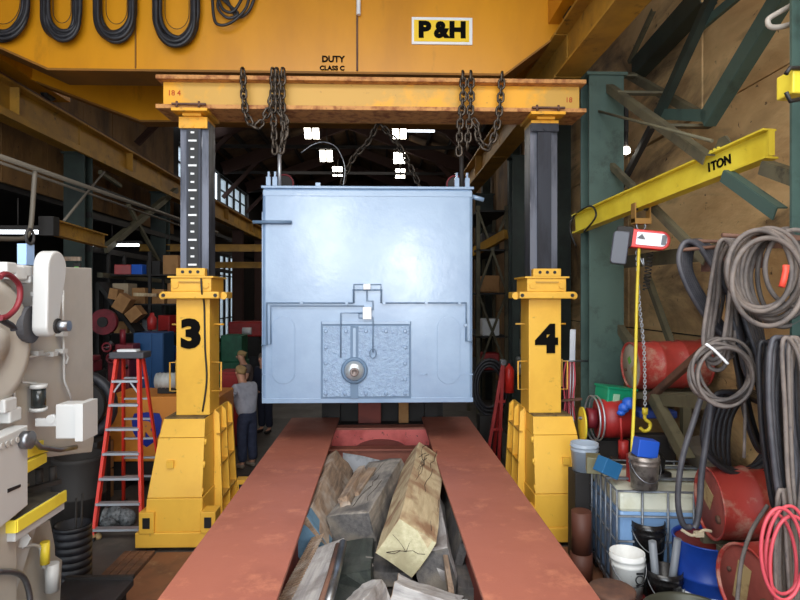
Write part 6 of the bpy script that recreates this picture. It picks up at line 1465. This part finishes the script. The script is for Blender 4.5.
# ------------------------------------------------------------------ high-bay lamps
def highbay(x, y, Y, s_, lb, par=None):
    c = PY(x, y, Y)
    l = thing('highbay_light', lb, 'light', c, group='high-bay lamps under the roof')
    for dx in (-.26, .26):
        hs = MB().prism([(c.x + dx * s_ - .2 * s_, Y - .12, c.z), (c.x + dx * s_ + .2 * s_, Y - .12, c.z), (c.x + dx * s_ + .14 * s_, Y - .1, c.z + .2), (c.x + dx * s_ - .14 * s_, Y - .1, c.z + .2)], (0, .4, 0)).build('reflector', dark_iron, l)
        MB().bx(-.2 * s_, .2 * s_, -.24, .24, -.02, 0, Matrix.Translation((c.x + dx * s_, Y - .34, c.z + .0)) @ Matrix.Rotation(-.75, 4, 'X')).build('lamp_panel', lampglow, hs)
    MB().cyl((c.x, Y, c.z + .2), (c.x, Y, 9.6), .015, n=6).build('hanger', dark_iron, l)
for x, y, Y, s_, lb in ((313, 134.5, 17.9, .46, 'nearest high-bay lamp in the row on the tower 3 side'), (327, 158, 22.5, .5, 'middle high-bay lamp in the row on the tower 3 side'), (338, 173, 26.5, .46, 'furthest high-bay lamp in the row on the tower 3 side'),
                    (399, 134.5, 17.9, .44, 'nearest high-bay lamp above the middle of the box'), (399, 160, 22.8, .46, 'middle high-bay lamp above the box, between two others'), (400, 175, 26.5, .44, 'furthest high-bay lamp above the middle of the box')):
    highbay(x, y, Y, s_, lb)
c = PY(421, 131, 19.5); l = thing('fluorescent_light', 'lit fluorescent tube beside the nearest high-bay lamp above the box', 'light', c, group='fluorescent tubes'); MB().bar(c + Vector((-.45, 0, 0)), c + Vector((.45, 0, 0)), .06, .06).build('tube', tube_glow, l); MB().bar(c + Vector((-.45, 0, .06)), c + Vector((.45, 0, .06)), .14, .05).build('housing', dark_iron, l); MB().cyl(c + Vector((0, 0, .08)), c + Vector((0, 0, .9)), .01, n=6).build('hanger', dark_iron, l)
# ------------------------------------------------------------------ people
skin_m = mat('skin', (206, 150, 122), .55)
def skin_mesh(chains, sub=1):
    """chains: list of lists of (name, pos, (rx, ry)); equal names are shared joints; first is the root"""
    ids = {}; vs = []; rs = []; es = []
    for ch in chains:
        prev = None
        for nm, p, r in ch:
            if nm not in ids: ids[nm] = len(vs); vs.append(p); rs.append(r)
            if prev is not None: es.append((prev, ids[nm]))
            prev = ids[nm]
    me = bpy.data.meshes.new('tmp'); me.from_pydata([Vector(v) for v in vs], es, [])
    o = bpy.data.objects.new('tmp', me); col.objects.link(o)
    o.modifiers.new('s', 'SKIN').use_smooth_shade = True
    for i, r in enumerate(rs): me.skin_vertices[0].data[i].radius = r
    for v in me.skin_vertices[0].data: v.use_root = False
    me.skin_vertices[0].data[0].use_root = True
    m = o.modifiers.new('u', 'SUBSURF'); m.levels = sub + 1; m.render_levels = sub + 1
    bpy.context.view_layer.update()
    out = bpy.data.meshes.new_from_object(o.evaluated_get(bpy.context.evaluated_depsgraph_get()))
    vs = [v.co.copy() for v in out.vertices]; fs = [tuple(p.vertices) for p in out.polygons]
    bpy.data.objects.remove(o)
    mb = MB(); mb.add(vs, fs, True); return mb
def V3(a, b, u): return tuple(a[i] + (b[i] - a[i]) * u for i in range(3))
def person(label, loc, rz, scale, arms, lean, head, shirt_m, trouser_m, hair_m, shoe_m, sleeves='short', legs=None, bald=False, group=None):
    M = Matrix.Translation(Vector(loc)) @ Matrix.Rotation(rz, 4, 'Z') @ Matrix.Scale(scale, 4)
    t = thing('person', label, 'person', M=M, group=group)
    pel = (0, 0, .93); wa = (0, -.02 - lean * .10, 1.08); ch = (0, -.02 - lean * .35, 1.30); nk = (0, -.03 - lean * .55, 1.47)
    hd0 = (head[0] * .3, nk[1] - .02 + head[1] * .3, nk[2] + .08); hd1 = (head[0], nk[1] - .02 + head[1], nk[2] + .17); hd2 = (head[0] * 1.2, nk[1] - .01 + head[1] * 1.3, nk[2] + .245)
    chains = [[('pel', pel, (.15, .11)), ('wa', wa, (.145, .11)), ('ch', ch, (.17, .12)), ('nk', nk, (.06, .06)), ('hd0', hd0, (.068, .075)), ('hd1', hd1, (.080, .095)), ('hd2', hd2, (.062, .075))]]
    legs = legs or (((.10, -.01, .50), (.11, .02, .09), (.12, -.13, .04)), ((-.10, -.0, .50), (-.11, .03, .09), (-.12, -.12, .04)))
    tro = [[('pel', (0, 0, .95), (.175, .135)), ('w', V3(pel, wa, .5), (.165, .13))]]
    sh = [[('wa0', V3(pel, wa, -.35), (.205, .165)), ('wa', wa, (.205, .165)), ('ch', ch, (.22, .17)), ('n', V3(ch, nk, .75), (.085, .08))]]
    tips = []
    for s_, (kn, an, toe) in zip((1, -1), legs):
        hip = (s_ * .09, 0, .87); k = 'l' if s_ > 0 else 'r'
        chains.append([('pel', pel, 0), (k + 'h', hip, (.085, .085)), (k + 'k', kn, (.055, .055)), (k + 'a', an, (.036, .038)), (k + 't', toe, (.035, .022))])
        tro.append([('pel', pel, 0), (k + 'h', hip, (.12, .12)), (k + 'k', kn, (.09, .095)), (k + 'a', (an[0], an[1], an[2] + .02), (.078, .085))])
    for s_, (el, wr_, hand) in zip((1, -1), arms):
        k = 'L' if s_ > 0 else 'R'; shd = (s_ * .185, ch[1] + .01, 1.395)
        chains.append([('ch', ch, 0), (k + 's', shd, (.058, .058)), (k + 'e', el, (.042, .042)), (k + 'w', wr_, (.028, .026)), (k + 'p', V3(wr_, hand, .6), (.036, .022)), (k + 'q', hand, (.034, .018))])
        u = .62 if sleeves == 'short' else 1
        c_ = [('ch', ch, 0), (k + 's', shd, (.088, .088)), (k + 'e', V3(shd, el, u), (.078 if sleeves == 'short' else .058,) * 2)]
        if sleeves != 'short': c_.append((k + 'w', wr_, (.045, .045)))
        sh.append(c_)
        tips.append((Vector(hand), (Vector(hand) - Vector(wr_)).normalized(), s_))
    body = skin_mesh(chains)
    for h, d, s_ in tips:
        side_ = d.cross(Vector((0, 0, 1))); side_ = side_.normalized() if side_.length > .1 else Vector((1, 0, 0)); dn = side_.cross(d).normalized() * -1
        if dn.z > 0: dn = -dn
        for f_, ln in ((-1.5, .06), (-.5, .075), (.5, .08), (1.5, .07)):
            b0 = h + side_ * f_ * .018 * -s_; body.tube([b0 - d * .02, b0 + d * ln * .45 + dn * .004, b0 + d * ln * .8 + dn * .022, b0 + d * ln * .9 + dn * .04], .0085, 6)
        b0 = h - d * .04 + side_ * .03 * s_; body.tube([b0 - d * .02, b0 + side_ * s_ * .022 + d * .02, b0 + side_ * s_ * .026 + d * .05 + dn * .015], .010, 6)
    H = Vector(hd1)
    body.lathe([(0, -.022), (.016, -.012), (.013, .01), (0, .022)], 8, Matrix.Translation(H + Vector((0, -.102, -.01))))
    for s_ in (-1, 1): body.lathe([(0, -.03), (.012, -.015), (.013, .015), (0, .03)], 8, Matrix.Translation(H + Vector((s_ * .085, .01, -.0))))
    b = body.add([], []).build('body', skin_m, t, world=False)
    ey = MB()
    for s_ in (-1, 1):
        MB().lathe([(0, -.01), (.011, 0), (0, .01)], 8, Matrix.Translation(H + Vector((s_ * .033, -.09, .012)))).build('eye', black, b, world=False)
    MB().bx(-.025, .025, -.004, .004, -.004, .004, Matrix.Translation(H + Vector((0, -.092, -.052)))).build('mouth', mat('lip_red', (150, 84, 76), .6), b, world=False)
    skin_mesh(sh).build('shirt', shirt_m, t, world=False); skin_mesh(tro).build('trousers', trouser_m, t, world=False)
    for kn, an, toe in legs:
        MB().add(*(lambda m_: (m_.v, m_.f))(skin_mesh([[('a', (an[0], an[1] + .03, .05), (.048, .045)), ('b', V3(an, toe, .5)[:2] + (.045,), (.05, .042)), ('c', (toe[0], toe[1] - .03, .035), (.045, .032))]])), smooth=True).build('shoe', shoe_m, t, world=False)
    if hair_m:
        hm = MB(); R3 = random.Random(len(label))
        hm.lathe([(.088, -.01), (.097, .03), (.088, .075), (.055, .105), (0, .118)], 18, Matrix.Translation(H + Vector((0, .018, .01))) @ Matrix.Rotation(-.35, 4, 'X') @ Matrix.Diagonal((.95, 1.1, 1, 1)))
        for i in range(26): a_ = R3.uniform(0, 2 * PI); rr = R3.uniform(.04, .085); q_ = H + Vector((rr * math.cos(a_), .03 + rr * math.sin(a_) * 1.1, .10 - rr * .45)); hm.tube([q_, q_ + Vector((R3.uniform(-.02, .02), .03, R3.uniform(-.0, .02)))], .008, 4)
        hm.build('hair', hair_m, t, world=False)
    return t
grey_shirt = mat('grey_tshirt', (178, 178, 188), .85, c2=(160, 160, 172), scale=9, bump=.4, bscale=14)
jeans = mat('dark_blue_jeans', (50, 56, 78), .85, c2=(62, 68, 92), scale=9, bump=.4, bscale=14)
navy = mat('navy_workwear', (30, 34, 52), .85, bump=.3, bscale=14); brown_shirt = mat('brown_grey_shirt', (96, 82, 78), .85)
sandy = mat('sandy_hair', (168, 138, 92), .8); greyhair = mat('grey_brown_hair', (110, 96, 86), .8); boots = mat('tan_work_boots', (150, 136, 120), .7); dboots = mat('dark_boots', (34, 30, 30), .6)
fl = PY(246, 466, 10.15)
person('person in a grey T-shirt and blue jeans reaching toward the orange housing', (fl.x + .03, 10.1, 0), -2.25, .98, (((.27, -.20, 1.15), (.22, -.44, 1.12), (.20, -.53, 1.12)), ((-.27, -.16, 1.14), (-.20, -.40, 1.04), (-.17, -.48, 1.02))), .18, (0, -.05, 0), grey_shirt, jeans, sandy, boots)
fl = PY(266, 432, 12.7)
person('person in dark navy workwear half hidden behind the corner of the blue-grey box', (fl.x - .02, 12.7, 0), -.5, .97, (((.26, -.02, 1.14), (.24, -.2, 1.0), (.23, -.27, .96)), ((-.26, -.02, 1.14), (-.22, -.24, 1.04), (-.18, -.30, 1.02))), .05, (0, -.02, 0), navy, navy, greyhair, dboots, sleeves='long')
fl = PY(247, 432, 13.3)
person('person in a brownish shirt bending behind the man in the grey T-shirt', (fl.x, 13.3, 0), -.9, .97, (((.26, -.14, 1.14), (.2, -.36, 1.05), (.18, -.44, 1.02)), ((-.26, -.14, 1.14), (-.2, -.36, 1.0), (-.17, -.44, .98))), .12, (0, -.04, 0), brown_shirt, navy, sandy, dboots)
